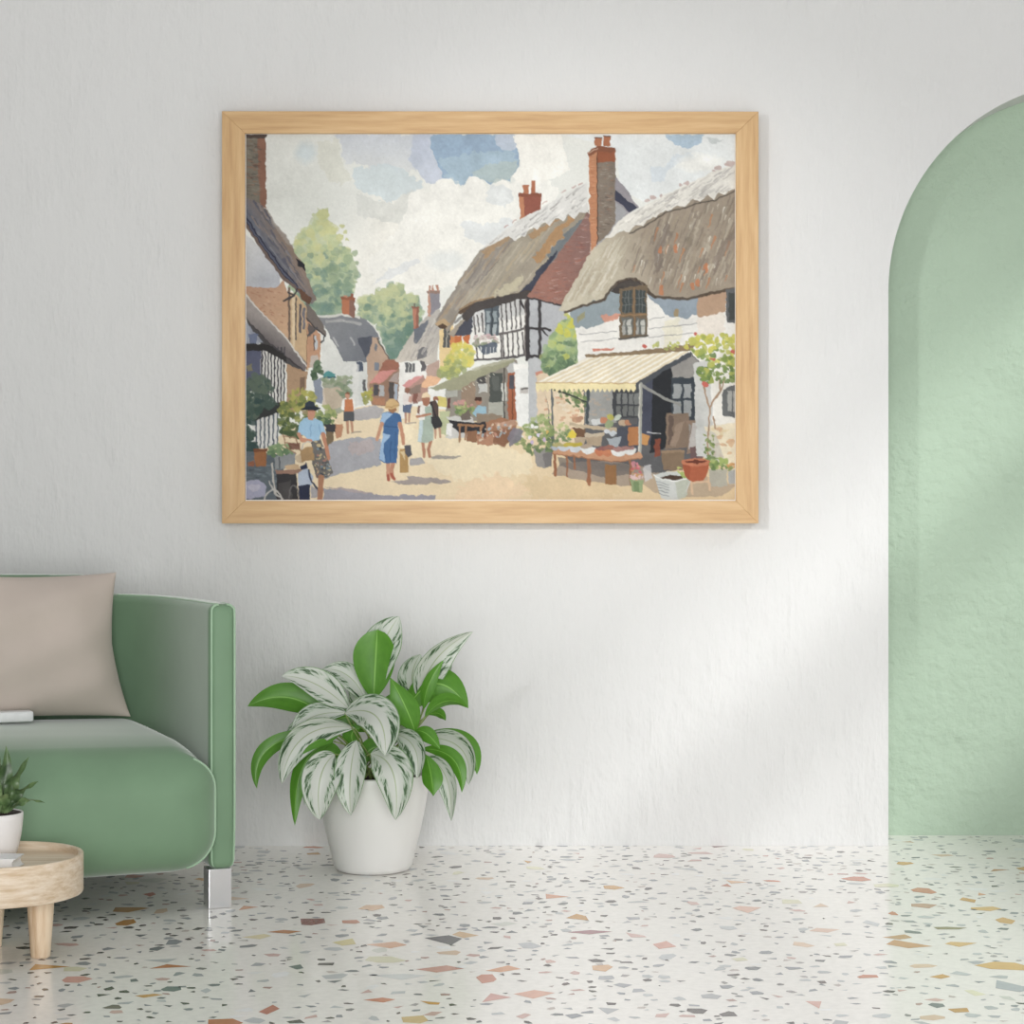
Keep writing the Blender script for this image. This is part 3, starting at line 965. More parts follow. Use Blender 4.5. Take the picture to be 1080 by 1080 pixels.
# shop under the striped awning
P((100, 100, 102), (575, 412), (668, 404), (727, 371), (738, 382), (738, 420), (735, 492), (690, 500), (612, 494), (582, 470))
P((232, 208, 174), (575, 412), (616, 412), (616, 468), (584, 470))
for i in range(46):
    x, y = rb.uniform(584, 611), rb.uniform(414, 462)
    R(rb.choice(((216, 162, 128), (210, 154, 120), (228, 190, 152), (238, 224, 200))), x, y, x + rb.uniform(3, 6), y + 2.2, a=.7)
P((160, 160, 156), (617, 412), (650, 410), (650, 446), (617, 448))
for i in range(12):
    x, y = rb.uniform(619, 642), rb.uniform(414, 440)
    R((190, 168, 146), x, y, x + 5, y + 2, a=.5)
P((152, 148, 143), (707, 386), (727, 372), (738, 384), (738, 470), (707, 450))
P((76, 80, 98), (672, 410), (690, 396), (690, 470), (672, 470), a=.9)
P((52, 54, 58), (688, 398), (708, 386), (708, 470), (686, 478))
R((66, 74, 82), 707, 398, 733, 446)
for x0, y0, x1, y1 in ((709.5, 405, 718, 420), (720.5, 405, 728.5, 420), (709.5, 423, 718, 437), (720.5, 423, 728.5, 440)):
    R((156, 160, 160), x0, y0, x1, y1)
R((76, 78, 82), 646, 410, 674, 441)
for x in (652, 658.5, 665, 671):
    R((128, 130, 128), x - 2.4, 415, x + 2.4, 426)
    R((118, 120, 118), x - 2.4, 428, x + 2.4, 439)
FOL([(130, 156, 96), (110, 136, 84), (84, 108, 72)], [(584, 410), (612, 410), (622, 424), (618, 436), (606, 432), (596, 424)], 60, 1, 2.4, .75, 20)
L((74, 80, 72), 2, (584, 411), (600, 416), (618, 424))
L((76, 84, 88), 3.2, (620, 412), (619, 446))
# goods behind the table
P((192, 172, 142), (600, 446), (625, 449), (650, 451), (650, 455), (625, 453), (600, 449))
for x, y, r, c in ((606, 443, 4, (196, 150, 116)), (611, 442, 4, (180, 136, 108)), (628, 445, 5, (206, 208, 206)), (636, 443, 4, (200, 130, 96)), (643, 440, 3.5, (186, 180, 84)), (651, 440, 4, (196, 206, 190)), (642, 447, 5, (150, 164, 120)), (656, 446, 4, (196, 170, 140)), (662, 446, 4, (190, 130, 96))):
    E(c, x, y, r, r * .8)
P((120, 88, 66), (604, 451), (617, 452), (616, 464), (608, 462))
P((82, 86, 98), (650, 452), (676, 446), (676, 474), (650, 474), a=.9)
P((190, 124, 76), (662, 452), (674, 450), (674, 470), (662, 470))
P((206, 146, 84), (674, 456), (685, 460), (683, 470), (674, 468))
P((178, 156, 128), (617, 458), (636, 456), (634, 470), (619, 470))
P((196, 178, 152), (616, 457), (637, 456), (636, 460), (617, 461))
P((186, 164, 136), (605, 462), (618, 461), (616, 469), (606, 468))
E((206, 210, 216), 640, 456, 4, 3)
E((196, 202, 208), 646, 457, 4, 3)
P((168, 176, 182), (640, 462), (655, 461), (652, 471), (643, 471))
P((226, 200, 62), (597, 459), (603, 453), (608, 458), (607, 462), (598, 462))
FOL([(190, 196, 130), (150, 166, 110), (110, 136, 90)], [(584, 458), (592, 444), (600, 452), (600, 470), (586, 470)], 50, 1, 2.2, .8, 21)
# crates, easels and dark clutter by the door
P((140, 118, 100), (702, 435), (726, 436), (726, 472), (702, 474))
P((110, 92, 82), (705, 438), (710, 438), (709, 470), (704, 470))
P((160, 136, 116), (706, 470), (714, 446), (722, 444), (712, 472))
P((150, 124, 106), (722, 444), (740, 443), (741, 470), (736, 478), (724, 478), (728, 450))
P((196, 192, 188), (729, 447), (733, 446), (734, 470), (726, 474), a=.9)
P((90, 90, 98), (733, 462), (738, 448), (739, 466), a=.9)
P((140, 116, 92), (697, 476), (722, 475), (720, 497), (699, 496))
P((160, 132, 104), (697, 475), (722, 474), (722, 477), (697, 478))
P((150, 76, 58), (690, 464), (696, 462), (696, 482), (690, 482), a=.9)
P((120, 92, 92), (728, 472), (742, 470), (740, 486), (728, 486), a=.9)
L((196, 196, 198), 1.4, (682, 456), (696, 457))
# awning of cream and white stripes
P((150, 126, 96), (616, 374.5), (660, 371), (700, 366), (734, 362), (728, 370), (690, 373), (650, 376), (618, 378))
P((220, 130, 106), (624, 368.5), (648, 366.5), (646, 369.5), (625, 371), a=.9)
AW = [(621, 377), (726, 370.5), (670, 404), (564.6, 403.5)]
P((233, 216, 180), *AW, wob=.5)
for i in range(11):
    t0, t1 = (i + .1) / 11, (i + .52) / 11

    def ed(t, k):
        return (621 + 105 * t, 377 - 6.5 * t) if k else (564.6 + 105.4 * t, 403.5 + .5 * t)
    P((246, 241, 228), ed(t0, 1), ed(t1, 1), ed(t1, 0), ed(t0, 0), wob=.5, a=.95)
val = [(564.6, 403.2), (670, 404)]
sc_ = []
for i in range(21):
    xa = 670 - i * 5.02
    sc_ += [(xa, 410.5), (xa - 2.5, 414), (xa - 4.8, 410)]
P((241, 224, 168), *(val + sc_), wob=.4)
L((190, 146, 100), .9, (565, 403.6), (610, 404), (670, 404.4), a=.8)
P((84, 88, 94), (670, 404), (727, 371), (729, 376), (700, 392), (676, 408), (671, 412))
L((166, 166, 156), 3.6, (675.5, 405), (674.5, 482))
L((206, 204, 192), 1.1, (674.2, 405), (673.5, 482))
L((152, 152, 146), 3, (678, 407), (696, 418), (717, 427))
L((104, 110, 112), 2, (582, 411), (582.8, 468))
# wall and vine on the right
P((206, 206, 202), (731, 384), (748, 378), (752, 470), (762, 490), (734, 480))
P((238, 234, 224), (750, 376), (776, 366), (776, 500), (764, 492), (754, 450))
P((236, 222, 190), (742, 450), (776, 446), (776, 500), (760, 492))
for i in range(16):
    x, y = rb.uniform(744, 772), rb.uniform(450, 492)
    E(rb.choice(((226, 178, 134), (230, 206, 160), (214, 168, 128), (196, 186, 166))), x, y, rb.uniform(2, 4.5), 2, a=.75)
P((196, 192, 182), (744, 454), (754, 456), (764, 486), (748, 484), a=.7)
P((110, 112, 112), (762, 410), (776, 406), (776, 440), (761, 439))
R((170, 170, 164), 767, 412, 776, 434)
L((90, 92, 94), 1, (772, 411), (772, 436))
for pts in (((758, 398), (759, 412), (752, 422), (748, 430), (747, 452), (746, 480)), ((764, 400), (758, 416), (750, 425)), ((742, 408), (746, 424), (748, 430)), ((752, 440), (754, 452))):
    L((176, 142, 112), 1.6, *pts)
VI = [(716, 364), (730, 358), (748, 352), (762, 352), (776, 346), (776, 404), (764, 412), (752, 402), (742, 404), (734, 392), (742, 380), (730, 370)]
FOL([(212, 206, 84), (192, 192, 88), (166, 178, 84), (128, 152, 76), (104, 132, 70)], VI, 190, 1.4, 3.4, .85, 22)
FOL([(196, 200, 100), (176, 186, 104)], [(678, 366), (716, 360), (724, 366), (700, 370)], 26, .8, 2, .8, 23)
FOL([(140, 156, 84), (112, 136, 76)], [(742, 456), (752, 458), (754, 484), (742, 484)], 30, 1, 2.2, .8, 24)
for x, y, r in ((743, 405, 3.4), (772, 371, 2.2), (751, 380, 1.6), (733, 352, 2.2), (680, 365.5, 2)):
    E((216, 106, 92), x, y, r)
# shade on the ground + trestle table
P((166, 148, 132), (582, 500), (592, 488), (640, 486), (676, 492), (690, 500), (672, 514), (640, 510), (600, 504), a=.85)
P((180, 158, 134), (672, 506), (690, 498), (735, 500), (776, 512), (760, 524), (720, 524), (690, 520), a=.75)
P((110, 104, 102), (588, 482), (664, 490), (664, 500), (640, 504), (590, 492), a=.65)
for x0, y0, x1, y1, wd in ((584.5, 476, 585.5, 501, 3), (620.5, 484, 621, 511, 4), (597.5, 482, 597.5, 503, 1.8), (605.5, 482, 605.5, 494, 2), (664, 486, 665, 512, 2.4)):
    L((164, 106, 74), wd, (x0, y0), (x1, y1))
P((160, 112, 70), (638, 490), (650, 490), (649, 511), (637.5, 511))
P((206, 150, 112), (580.5, 473.5), (592, 472), (676, 478), (678, 482), (653, 487), (620, 483.5), (580.5, 477.5))
L((170, 112, 80), 1, (580.5, 478), (620, 484), (653, 487.2), (676, 483))
for x, y, w_, c in ((585, 471, 5, (176, 184, 194)), (594, 472, 7, (196, 202, 210)), (606, 473.5, 7, (204, 208, 214)), (620, 475, 8.5, (226, 228, 226)), (632, 477, 5.5, (206, 120, 84)), (640, 477.5, 6, (206, 126, 88)), (652, 478, 8, (232, 232, 228)), (664, 476, 6.5, (226, 226, 222))):
    P(c, *[(x - w_ * math.cos(a), y - 3.2 + 7.4 * math.sin(a)) for a in [k * PI / 12 for k in range(13)]], wob=.4)
for x, y, c in ((600, 468.5, (196, 176, 70)), (608, 469, (190, 170, 60)), (588, 469, (180, 170, 110)), (618, 471, (180, 160, 140)), (634, 473, (150, 96, 90)), (642, 472, (160, 104, 92)), (652, 473.5, (176, 130, 124)), (662, 472.5, (170, 124, 118))):
    E(c, x, y, 6.5, 2.2)
# flower pots on the ground
P((152, 147, 143), (562, 474), (582, 472), (581, 491), (573, 494), (566, 492))
P((116, 112, 112), (572, 480), (582, 474), (581, 491), (574, 493), a=.7)
FOL([(176, 190, 126), (158, 176, 112), (136, 156, 92), (116, 140, 84), (96, 120, 80)], [(541, 466), (552, 446), (566, 436), (580, 436), (584, 462), (582, 476), (560, 478)], 150, 1.2, 3, .75, 25)
for x, y, c in ((566, 450, (244, 242, 238)), (562, 449, (240, 240, 236)), (568, 459, (220, 210, 236)), (561, 467, (190, 170, 206)), (574, 464, (206, 180, 206)), (550, 460, (230, 226, 220)), (576, 456, (216, 180, 96)), (558, 461, (230, 220, 230))):
    E(c, x, y, 1.9)
P((207, 210, 206), (690, 501), (696, 498.6), (709, 497.4), (722, 498.6), (728, 502), (727, 510), (722, 525), (714, 527.5), (704, 527.4), (697, 525.6), (692, 510), wob=.5)
P((184, 188, 166), (712, 508), (727, 504), (722, 526), (714, 527), a=.7)
P((88, 68, 56), (695, 503), (706, 501), (720, 503), (719, 506.5), (700, 506))
for i in range(5):
    L((150, 154, 154), .8, (692 + i * .7, 508 + i * 3.2), (705, 511 + i * 3.1))
L((236, 237, 232), 1.5, (690, 501), (698, 506), (714, 507.5), (728, 504))
FOL([(190, 200, 110), (164, 180, 96)], [(713, 496), (718, 494), (726, 501), (722, 506)], 14, 1.2, 2.2, .9, 26)
P((188, 98, 66), (719, 488), (748, 487), (747, 494), (744, 503), (741, 507), (733, 508.4), (726, 507), (722, 502), (720, 494), wob=.4)
P((166, 82, 56), (719, 488), (728, 492), (727, 506), (724, 506), a=.7)
E((206, 122, 88), 733.4, 487.6, 15.6, 4.2, wob=.5)
E((120, 64, 50), 733, 487, 11, 1.8)
for pts in (((728, 508), (730, 521)), ((747, 505), (748, 517)), ((730, 509), (748, 508))):
    L((222, 184, 148), 2.2, *pts)
P((182, 177, 160), (747, 495), (767, 495), (766, 512), (757, 514), (749, 513))
P((176, 176, 172), (768, 497), (776, 496), (776, 511), (768, 510))
FOL([(160, 180, 96), (130, 154, 84), (104, 130, 76)], [(748, 486), (757, 482), (766, 484), (768, 494), (750, 496)], 44, 1.2, 2.6, .85, 27)
FOL([(214, 150, 84), (140, 150, 84)], [(767, 490), (776, 488), (776, 497), (768, 497)], 14, 1, 2, .85, 28)
P((150, 168, 120), (664, 506), (678, 506), (677, 519), (666, 519))
P((110, 136, 90), (668, 508), (674, 508), (674, 519), (668, 519), a=.7)
FOL([(226, 140, 150), (216, 100, 110), (206, 150, 96), (226, 190, 190)], [(666, 488), (674, 486), (678, 506), (665, 506)], 44, 1, 2.2, .85, 29)
P((206, 204, 204), (678, 492), (686, 490), (688, 505), (680, 508), a=.8)

# market stall in the middle distance
R((206, 204, 200), 470, 440, 492, 462)
P((190, 196, 150), (463, 434), (474, 434), (472, 460), (464, 458))
P((216, 196, 96), (461, 418), (470, 419), (470, 430), (462, 429), a=.9)
P((206, 204, 198), (470, 440), (496, 438), (500, 446), (474, 444))
P((58, 58, 62), (473, 443), (500, 446), (520, 441), (520, 458), (484, 456), (474, 448))
R((236, 234, 230), 470.5, 447, 477, 459)
FOL([(206, 150, 140), (180, 190, 120), (140, 160, 96), (110, 136, 84)], [(478, 424), (488, 422), (500, 426), (500, 438), (480, 436)], 60, 1, 2.4, .8, 30)
P((150, 188, 206), (498, 436), (504, 428), (512, 429), (513, 436), (502, 440))
E((176, 122, 98), 505, 424, 4)
E((84, 60, 52), 504.5, 420.5, 4, 2.6)
P((150, 132, 112), (502, 436), (530, 438), (526, 443), (502, 446))
P((120, 108, 98), (485, 438), (495, 432), (497, 442), (487, 444))
P((170, 122, 86), (483, 447), (510, 448), (508, 450.5), (482, 450))
for x, y0, y1 in ((485, 449, 466), (491, 449, 464), (507, 449, 462)):
    L((170, 122, 86), 2, (x, y0), (x - .6, y1))
P((150, 106, 78), (492, 455), (503, 454), (503, 466), (492, 466))
P((168, 118, 88), (512, 445), (528, 440), (545, 446), (542, 460), (532, 470), (512, 464))
P((190, 146, 118), (520, 446), (542, 443), (546, 448), (524, 452))
P((140, 96, 72), (514, 456), (540, 452), (533, 471), (515, 467), a=.8)
P((186, 134, 104), (502, 458), (520, 456), (520, 470), (504, 469))
FOL([(214, 170, 146), (206, 150, 126), (160, 186, 196), (226, 206, 180), (150, 96, 76)], [(503, 456), (528, 444), (544, 446), (534, 458), (506, 464)], 60, .8, 1.8, .8, 31)
P((128, 124, 136), (534, 462), (542, 450), (552, 454), (549, 464), (538, 471), a=.9)

# left side of the lane
P((128, 120, 106), (258, 141), (280, 141), (281, 216), (258, 212))
P((152, 106, 86), (271, 144), (280, 144), (281, 220), (274, 216))
STREAK([(110, 84, 74), (146, 138, 124), (160, 110, 86), (96, 92, 84)], [(259, 146), (276, 146), (277, 208), (259, 206)], 70, 5, .4, (1, 2.2), .6, 32)
P((92, 80, 74), (258, 141), (283, 141), (280, 146), (258, 145))
P((206, 206, 206), (258, 245), (275, 262), (296, 290), (294, 304), (258, 304), grad=((190, 192, 200), 262, 260, 285, 300))
P((196, 152, 122), (258, 302), (282, 304), (293, 302), (299, 294), (304, 312), (307, 374), (290, 358), (270, 330), (258, 310), grad=((206, 166, 128), 265, 310, 305, 360))
STREAK([(176, 122, 96), (214, 176, 146), (160, 110, 88)], [(262, 306), (298, 302), (303, 360), (290, 350)], 50, 3, 1, (.8, 2), .5, 33)
P((208, 174, 132), (303, 306), (314, 312), (326, 328), (325, 392), (306, 372))
for x, y0, y1, c, wd in ((305, 304, 372, (120, 100, 88), 2.4), (309.5, 312, 378, (222, 196, 158), 3), (312, 314, 358, (90, 84, 84), 1.2), (316.5, 322, 350, (96, 92, 100), 2.6), (320.5, 326, 346, (120, 116, 124), 2.6), (323.5, 330, 390, (150, 116, 88), 1.2)):
    L(c, wd, (x, y0), (x, y1))
P((200, 150, 116), (323, 336), (338, 354), (338, 384), (324, 388))
P((84, 84, 88), (324, 340), (332, 346), (326, 356), a=.8)
R((196, 200, 204), 331.5, 354, 334, 369)
L((90, 76, 70), 1, (331, 353), (331, 370))
UR = [(258, 207), (270, 212), (281, 221), (290, 236), (300, 248), (308, 261), (320, 280), (322, 287), (328, 302), (334, 316), (328, 320), (318, 312), (306, 300), (298, 288), (288, 274), (276, 258), (258, 230)]
P((108, 114, 130), *UR, grad=((146, 124, 108), 280, 262, 300, 250))
STREAK([(84, 88, 106), (140, 140, 146), (156, 134, 118), (96, 98, 112)], UR, 70, 9, 13, (1.2, 2.6), .6, 34)
P((160, 150, 140), (281, 220), (292, 236), (302, 249), (308, 260), (303, 258), (288, 238), a=.8)
for off, c, wd in ((0, (56, 58, 76), 2), (3, (92, 96, 116), 1.6), (-2.6, (118, 100, 92), 3), (5.5, (58, 60, 78), 1.4)):
    L(c, wd, (258, 232 - off), (277, 261 - off), (299, 291 - off), (314, 304 - off * .5))
P((52, 52, 58), (312, 272), (321, 279), (321.5, 286), (315, 280))
P((112, 80, 64), (314, 302), (328, 314), (326, 321), (318, 316))
L((72, 70, 74), 2, (314, 304), (310, 312), (299, 317))
L((72, 70, 74), 1.6, (304, 309), (310, 311))
P((122, 112, 106), (322, 318), (330, 326), (340, 340), (344, 354), (338, 352), (330, 344), (324, 334))
L((80, 74, 72), 1.6, (324, 336), (334, 348), (343, 354))
L((70, 72, 78), 1.6, (342, 354), (341, 359), (338, 361))
L((90, 88, 90), 2, (324, 354), (334, 346))
LR = [(258, 308), (266, 317), (277, 331), (290, 343), (302, 356), (314, 372), (324, 384), (322, 391), (310, 384), (298, 374), (282, 360), (268, 345), (258, 334)]
P((164, 155, 150), *LR, grad=((120, 112, 112), 285, 340, 276, 356))
L((214, 208, 200), 1.6, (258, 309), (277, 331), (302, 357), (323, 386))
P((70, 66, 68), (258, 334), (270, 346), (284, 361), (300, 374), (322, 391), (316, 392), (296, 380), (278, 366), (266, 354), a=.9)
P((160, 166, 180), (258, 338), (268, 350), (278, 362), (258, 364), a=.9)
P((110, 120, 150), (262, 352), (272, 352), (270, 364), (263, 364), a=.9)
P((96, 100, 124), (258, 364), (276, 370), (275, 412), (258, 412))
P((150, 140, 90), (260, 386), (266, 384), (267, 392), (260, 392), a=.7)
P((226, 223, 216), (275, 368), (301, 378), (298, 430), (275, 434))
for i in range(8):
    L((76, 74, 80), 1.5, (276 + i * 3.4, 366), (276.5 + i * 3.2, 432))
P((60, 58, 58), (258, 362), (284, 364), (302, 376), (302, 382), (280, 370), (258, 370))
P((176, 140, 106), (302, 384), (324, 392), (322, 430), (302, 440), a=.95)
P((120, 96, 80), (317, 398), (322, 398), (321, 414), (316, 414), a=.8)
P((224, 222, 216), (266, 440), (294, 432), (293, 470), (267, 474))
for i in range(6):
    L((86, 96, 110), 1.5, (270 + i * 4.6, 440 - i), (270 + i * 4.4, 472))
P((64, 66, 66), (262, 430), (296, 424), (297, 434), (268, 444))
FOL([(96, 112, 96), (78, 98, 88), (66, 88, 80), (60, 82, 80)], [(258, 398), (276, 396), (290, 410), (288, 428), (270, 440), (270, 478), (258, 480)], 170, 2, 4.4, .8, 35)
P((196, 190, 184), (328, 376), (334, 374), (338, 382), (332, 390), (326, 386), a=.8)
FOL([(96, 120, 90), (76, 100, 76)], [(328, 384), (338, 380), (340, 396), (330, 402)], 40, 1.4, 2.8, .85, 36)
P((118, 128, 150), (331, 402), (339, 398), (341, 426), (332, 424), a=.8)
P((84, 152, 152), (340, 396), (346, 391), (355, 395), (354, 397.5), (342, 399))
L((60, 96, 110), 1.2, (341, 398.5), (354, 398))
P((156, 160, 138), (340, 402), (366, 398), (368, 432), (346, 440), a=.9)
P((206, 182, 158), (340, 410), (362, 408), (364, 428), (342, 434), a=.75)
FOL([(150, 164, 130), (130, 148, 116), (120, 140, 112)], [(340, 400), (370, 396), (372, 420), (364, 428), (356, 408), (342, 408)], 60, 1.6, 3, .7, 37)
FOL([(176, 170, 76), (146, 150, 76)], [(382, 412), (392, 410), (392, 424), (382, 426)], 30, 1.4, 2.6, .8, 38)
P((222, 221, 216), (372, 384), (378, 384), (378, 428), (372, 430), a=.7)
FOL([(176, 172, 84), (150, 154, 78), (120, 132, 72), (92, 108, 64), (76, 94, 62)], [(296, 424), (310, 412), (326, 410), (334, 424), (330, 450), (312, 462), (296, 456)], 180, 1.6, 3.6, .8, 39)
FOL([(170, 180, 110), (136, 156, 96), (96, 124, 84), (80, 106, 80)], [(334, 436), (346, 428), (356, 436), (352, 450), (338, 450)], 70, 1.4, 3, .85, 40)
E((230, 206, 170), 358, 443, 4, 3)
P((196, 140, 106), (353, 447), (362, 447), (360, 462), (354, 463))
P((72, 72, 76), (342, 447), (354, 448), (354, 456), (343, 456))
P((130, 110, 84), (343, 456), (352, 456), (351, 472), (344, 473))
# shaded cobbles
P((170, 170, 176), (340, 478), (352, 466), (370, 461.5), (402, 462), (402, 490), (372, 497), (352, 503), (342, 506), wob=1.6)
P((196, 172, 166), (366, 466), (392, 464), (394, 476), (370, 480), a=.5, wob=3)
P((166, 164, 168), (432, 484), (444, 483), (448, 489.5), (432, 491), a=.9)
P((158, 156, 166), (342, 514), (372, 517), (400, 522), (430, 523), (460, 523), (457, 528), (340, 528), wob=1.6)
P((176, 160, 160), (342, 513), (372, 516), (398, 521), (372, 520), a=.8)
P((172, 170, 174), (372, 432), (396, 428), (406, 432), (400, 440), (380, 444), (370, 444), a=.9)
# things in the corner on the left
P((100, 110, 118), (258, 476), (300, 480), (300, 528), (258, 528))
STREAK([(130, 142, 148), (80, 88, 96), (110, 122, 128)], [(259, 480), (298, 484), (298, 520), (259, 520)], 50, 7, .5, (1, 2.4), .6, 41)
P((168, 108, 68), (267.5, 476), (281.5, 475), (280, 491), (269, 491.5))
P((134, 82, 56), (267, 474), (282, 473), (282, 477), (267.5, 477.5))
P((176, 96, 62), (261, 488), (268, 486), (268, 492), (262, 492), a=.8)
P((146, 150, 152), (289, 482), (312, 476), (311, 493), (290, 495))
L((90, 94, 98), 1.4, (294, 483), (295, 494))
FOL([(150, 176, 124), (126, 154, 108), (100, 130, 92)], [(283, 476), (292, 468), (306, 470), (308, 478), (286, 482)], 60, 1.2, 2.6, .85, 42)
for pts in (((298, 460), (312, 462), (316, 474)), ((300, 466), (314, 470)), ((298, 458), (302, 472), (312, 478))):
    L((172, 132, 104), 1.3, *pts)
P((120, 76, 64), (304, 468), (316, 466), (316, 474), (306, 474), a=.8)
E((206, 182, 150), 317, 483, 5, 5)
P((64, 62, 64), (291, 498), (312, 500), (314, 527), (292, 528))
P((86, 82, 82), (293, 510), (306, 506), (308, 526), (293, 527), a=.8)
P((160, 122, 104), (290, 496), (318, 495), (316, 500), (291, 500))
P((206, 172, 132), (301, 491), (314, 489), (316, 495), (302, 495))
P((168, 168, 192), (258, 508), (272, 505), (281, 513), (279, 524), (258, 527))
E((196, 190, 206), 268, 514, 6, 4, a=.7)
L((196, 190, 180), 1.7, (287, 489), (288, 508), (291, 520))
L((186, 182, 176), 1.6, (284, 508), (290, 520), (298, 526))
for k in range(9):
    a0, a1 = PI + k * PI / 9, PI + (k + 1) * PI / 9
    L((196, 192, 186), 1.5, (288 + 9 * math.cos(a0), 528 + 11 * math.sin(a0)), (288 + 9 * math.cos(a1), 528 + 11 * math.sin(a1)))
    L((110, 106, 106), 1.2, (310 + 5 * math.cos(a0), 526 + 14 * math.sin(a0)), (310 + 5 * math.cos(a1), 526 + 14 * math.sin(a1)))
P((178, 190, 210), (314, 500), (322, 493), (331, 503), (329, 512), (314, 514))
P((56, 64, 88), (316, 492), (324, 488), (324, 494), (317, 496))
P((54, 58, 80), (314, 512), (327, 511), (327, 528), (316, 528))
L((70, 76, 96), 2, (325, 496), (329, 508), (335, 517))
P((150, 150, 162), (328, 512), (336, 518), (335, 525), (328, 525), a=.8)

# figures of the painting
def limb(c, wd, *pts):
    L(c, wd, *pts, wob=.3, taper=.25)


P((116, 112, 108), (329, 464), (338, 463), (346, 484), (351, 499), (345, 504), (334, 505), (329, 490), wob=.6)
for i in range(80):
    x, y = rb.uniform(329, 350), rb.uniform(465, 504)
    if inside([(329, 464), (338, 463), (346, 484), (351, 499), (345, 504), (334, 505), (329, 490)], np.array([x]), np.array([y]))[0]:
        E(rb.choice(((196, 176, 130), (206, 190, 170), (70, 76, 84), (176, 124, 110), (120, 140, 150), (90, 92, 96))), x, y, rb.uniform(.7, 1.6))
limb((178, 124, 94), 6.5, (338.5, 504), (338, 516), (337, 529))
P((156, 196, 226), (320, 441), (331, 441), (340, 445), (343.5, 458), (337.5, 459), (337, 464), (326, 466), (320, 459), (313.5, 458), (316, 446), wob=.5)
L((120, 160, 200), 1.2, (328, 448), (327, 460), a=.7)
L((126, 166, 204), 1.2, (336, 448), (338, 458), a=.7)
limb((206, 142, 112), 4.2, (315, 458), (318, 464), (328, 465))
limb((198, 134, 104), 4.4, (340.5, 458), (344, 472), (346.5, 484))
P((206, 146, 118), (324, 430), (332.5, 430), (332, 438), (330, 443), (325, 443), (324, 438), wob=.4)
P((178, 116, 92), (324, 431), (332.5, 431), (332, 434), (324, 434), a=.6)
P((178, 142, 98), (316, 473), (330, 471), (331, 486), (318, 487))
L((196, 190, 180), 1.4, (318, 473), (320, 467), (328, 466))
P((58, 68, 80), (321.5, 430), (322, 425), (326, 422.6), (331, 424), (333, 430), wob=.4)
P((50, 58, 68), (316.5, 432), (322, 429), (333, 428.5), (338.5, 431), (334, 433), (322, 432.5), wob=.4)
P((166, 144, 110), (317, 432.5), (323, 432.5), (323, 437), (319, 437), a=.8)
# man with the terracotta waistcoat
limb((198, 146, 116), 3.2, (366, 444), (366.6, 456.5))
limb((198, 146, 116), 3.2, (370.5, 444), (371.4, 455))
P((92, 94, 98), (362, 434), (373, 433.5), (373.4, 444.5), (368, 444), (362.4, 444.5), wob=.5)
P((236, 232, 224), (361, 422), (364, 420), (372, 420), (374.2, 424), (374, 433), (371.5, 434), (361.5, 432.5), (359.6, 431), wob=.5)
P((206, 124, 80), (363, 421.5), (371.5, 421), (373, 433.5), (363, 434.5), wob=.4)
P((206, 148, 120), (364, 415), (368.5, 415), (368.6, 420), (366.4, 422), (364.4, 420), wob=.3)
P((140, 92, 70), (363.8, 415.6), (366, 413), (368.8, 414.6), (368.6, 416.4), wob=.3)
L((150, 140, 130), 1.5, (370, 456.4), (380, 455.6), a=.8)
# woman in the blue dress
P((168, 156, 150), (412, 508), (430, 506), (428, 501.5), (444, 503), (462, 504), (476, 508), (470, 510.5), (456, 509), (450, 511.5), (434, 511), (418, 509.5), wob=1.2)
limb((206, 148, 118), 4.6, (409, 487), (409.4, 498), (409.8, 505))
limb((198, 138, 110), 4.6, (414.5, 487), (412.6, 497), (414, 504))
L((178, 92, 74), 3, (409.4, 502), (409.8, 506.5))
L((178, 92, 74), 3, (413, 500), (415.4, 505.5))
P((72, 112, 164), (402.8, 436), (408, 434), (417, 435.5), (422, 437.5), (424, 447), (419.5, 448), (420.4, 455), (419.6, 470), (418, 488.5), (405, 488.5), (399.5, 484.5), (402, 468), (403.8, 456), (404, 447.5), (400.6, 446.5), wob=.5)
P((156, 190, 226), (402.8, 436.4), (408, 434.6), (414.5, 436.6), (409, 441), (404.5, 447), (401, 446), wob=.5)
P((156, 190, 226), (403.6, 457), (411.8, 459), (409, 463), (405, 467), (404.4, 476), (406, 488), (399.8, 484.2), (402, 468), wob=.5)
L((52, 86, 134), 1, (405, 450), (420, 450.6), a=.8)
L((52, 86, 134), 1, (412, 466), (411, 486), a=.7)
L((56, 92, 140), 1.2, (417, 456), (416, 484), a=.5)
limb((206, 148, 116), 4, (402.6, 447), (399.6, 456), (397.6, 464))
limb((198, 138, 108), 4.4, (421.6, 447), (424.2, 458), (425.6, 468))
P((186, 146, 90), (421, 474), (429.6, 472), (430.8, 498), (421.4, 499), wob=.4)
P((226, 204, 160), (422, 476), (426, 474), (427, 486), (424, 480), a=.8)
P((92, 92, 100), (426.5, 470), (432.6, 469), (434.4, 480), (430, 482.4), (427, 478), wob=.4)
P((172, 122, 84), (408.6, 428), (417, 428), (418, 433), (414, 436), (409.6, 433.6), wob=.4)
P((216, 178, 120), (405.4, 430.6), (407.4, 424), (411.4, 420.4), (416.6, 421), (420.6, 426), (419, 429.6), (412, 432), wob=.5)
L((176, 136, 86), 1.1, (406.6, 429), (413, 429.6), (419.6, 426.6), a=.7)
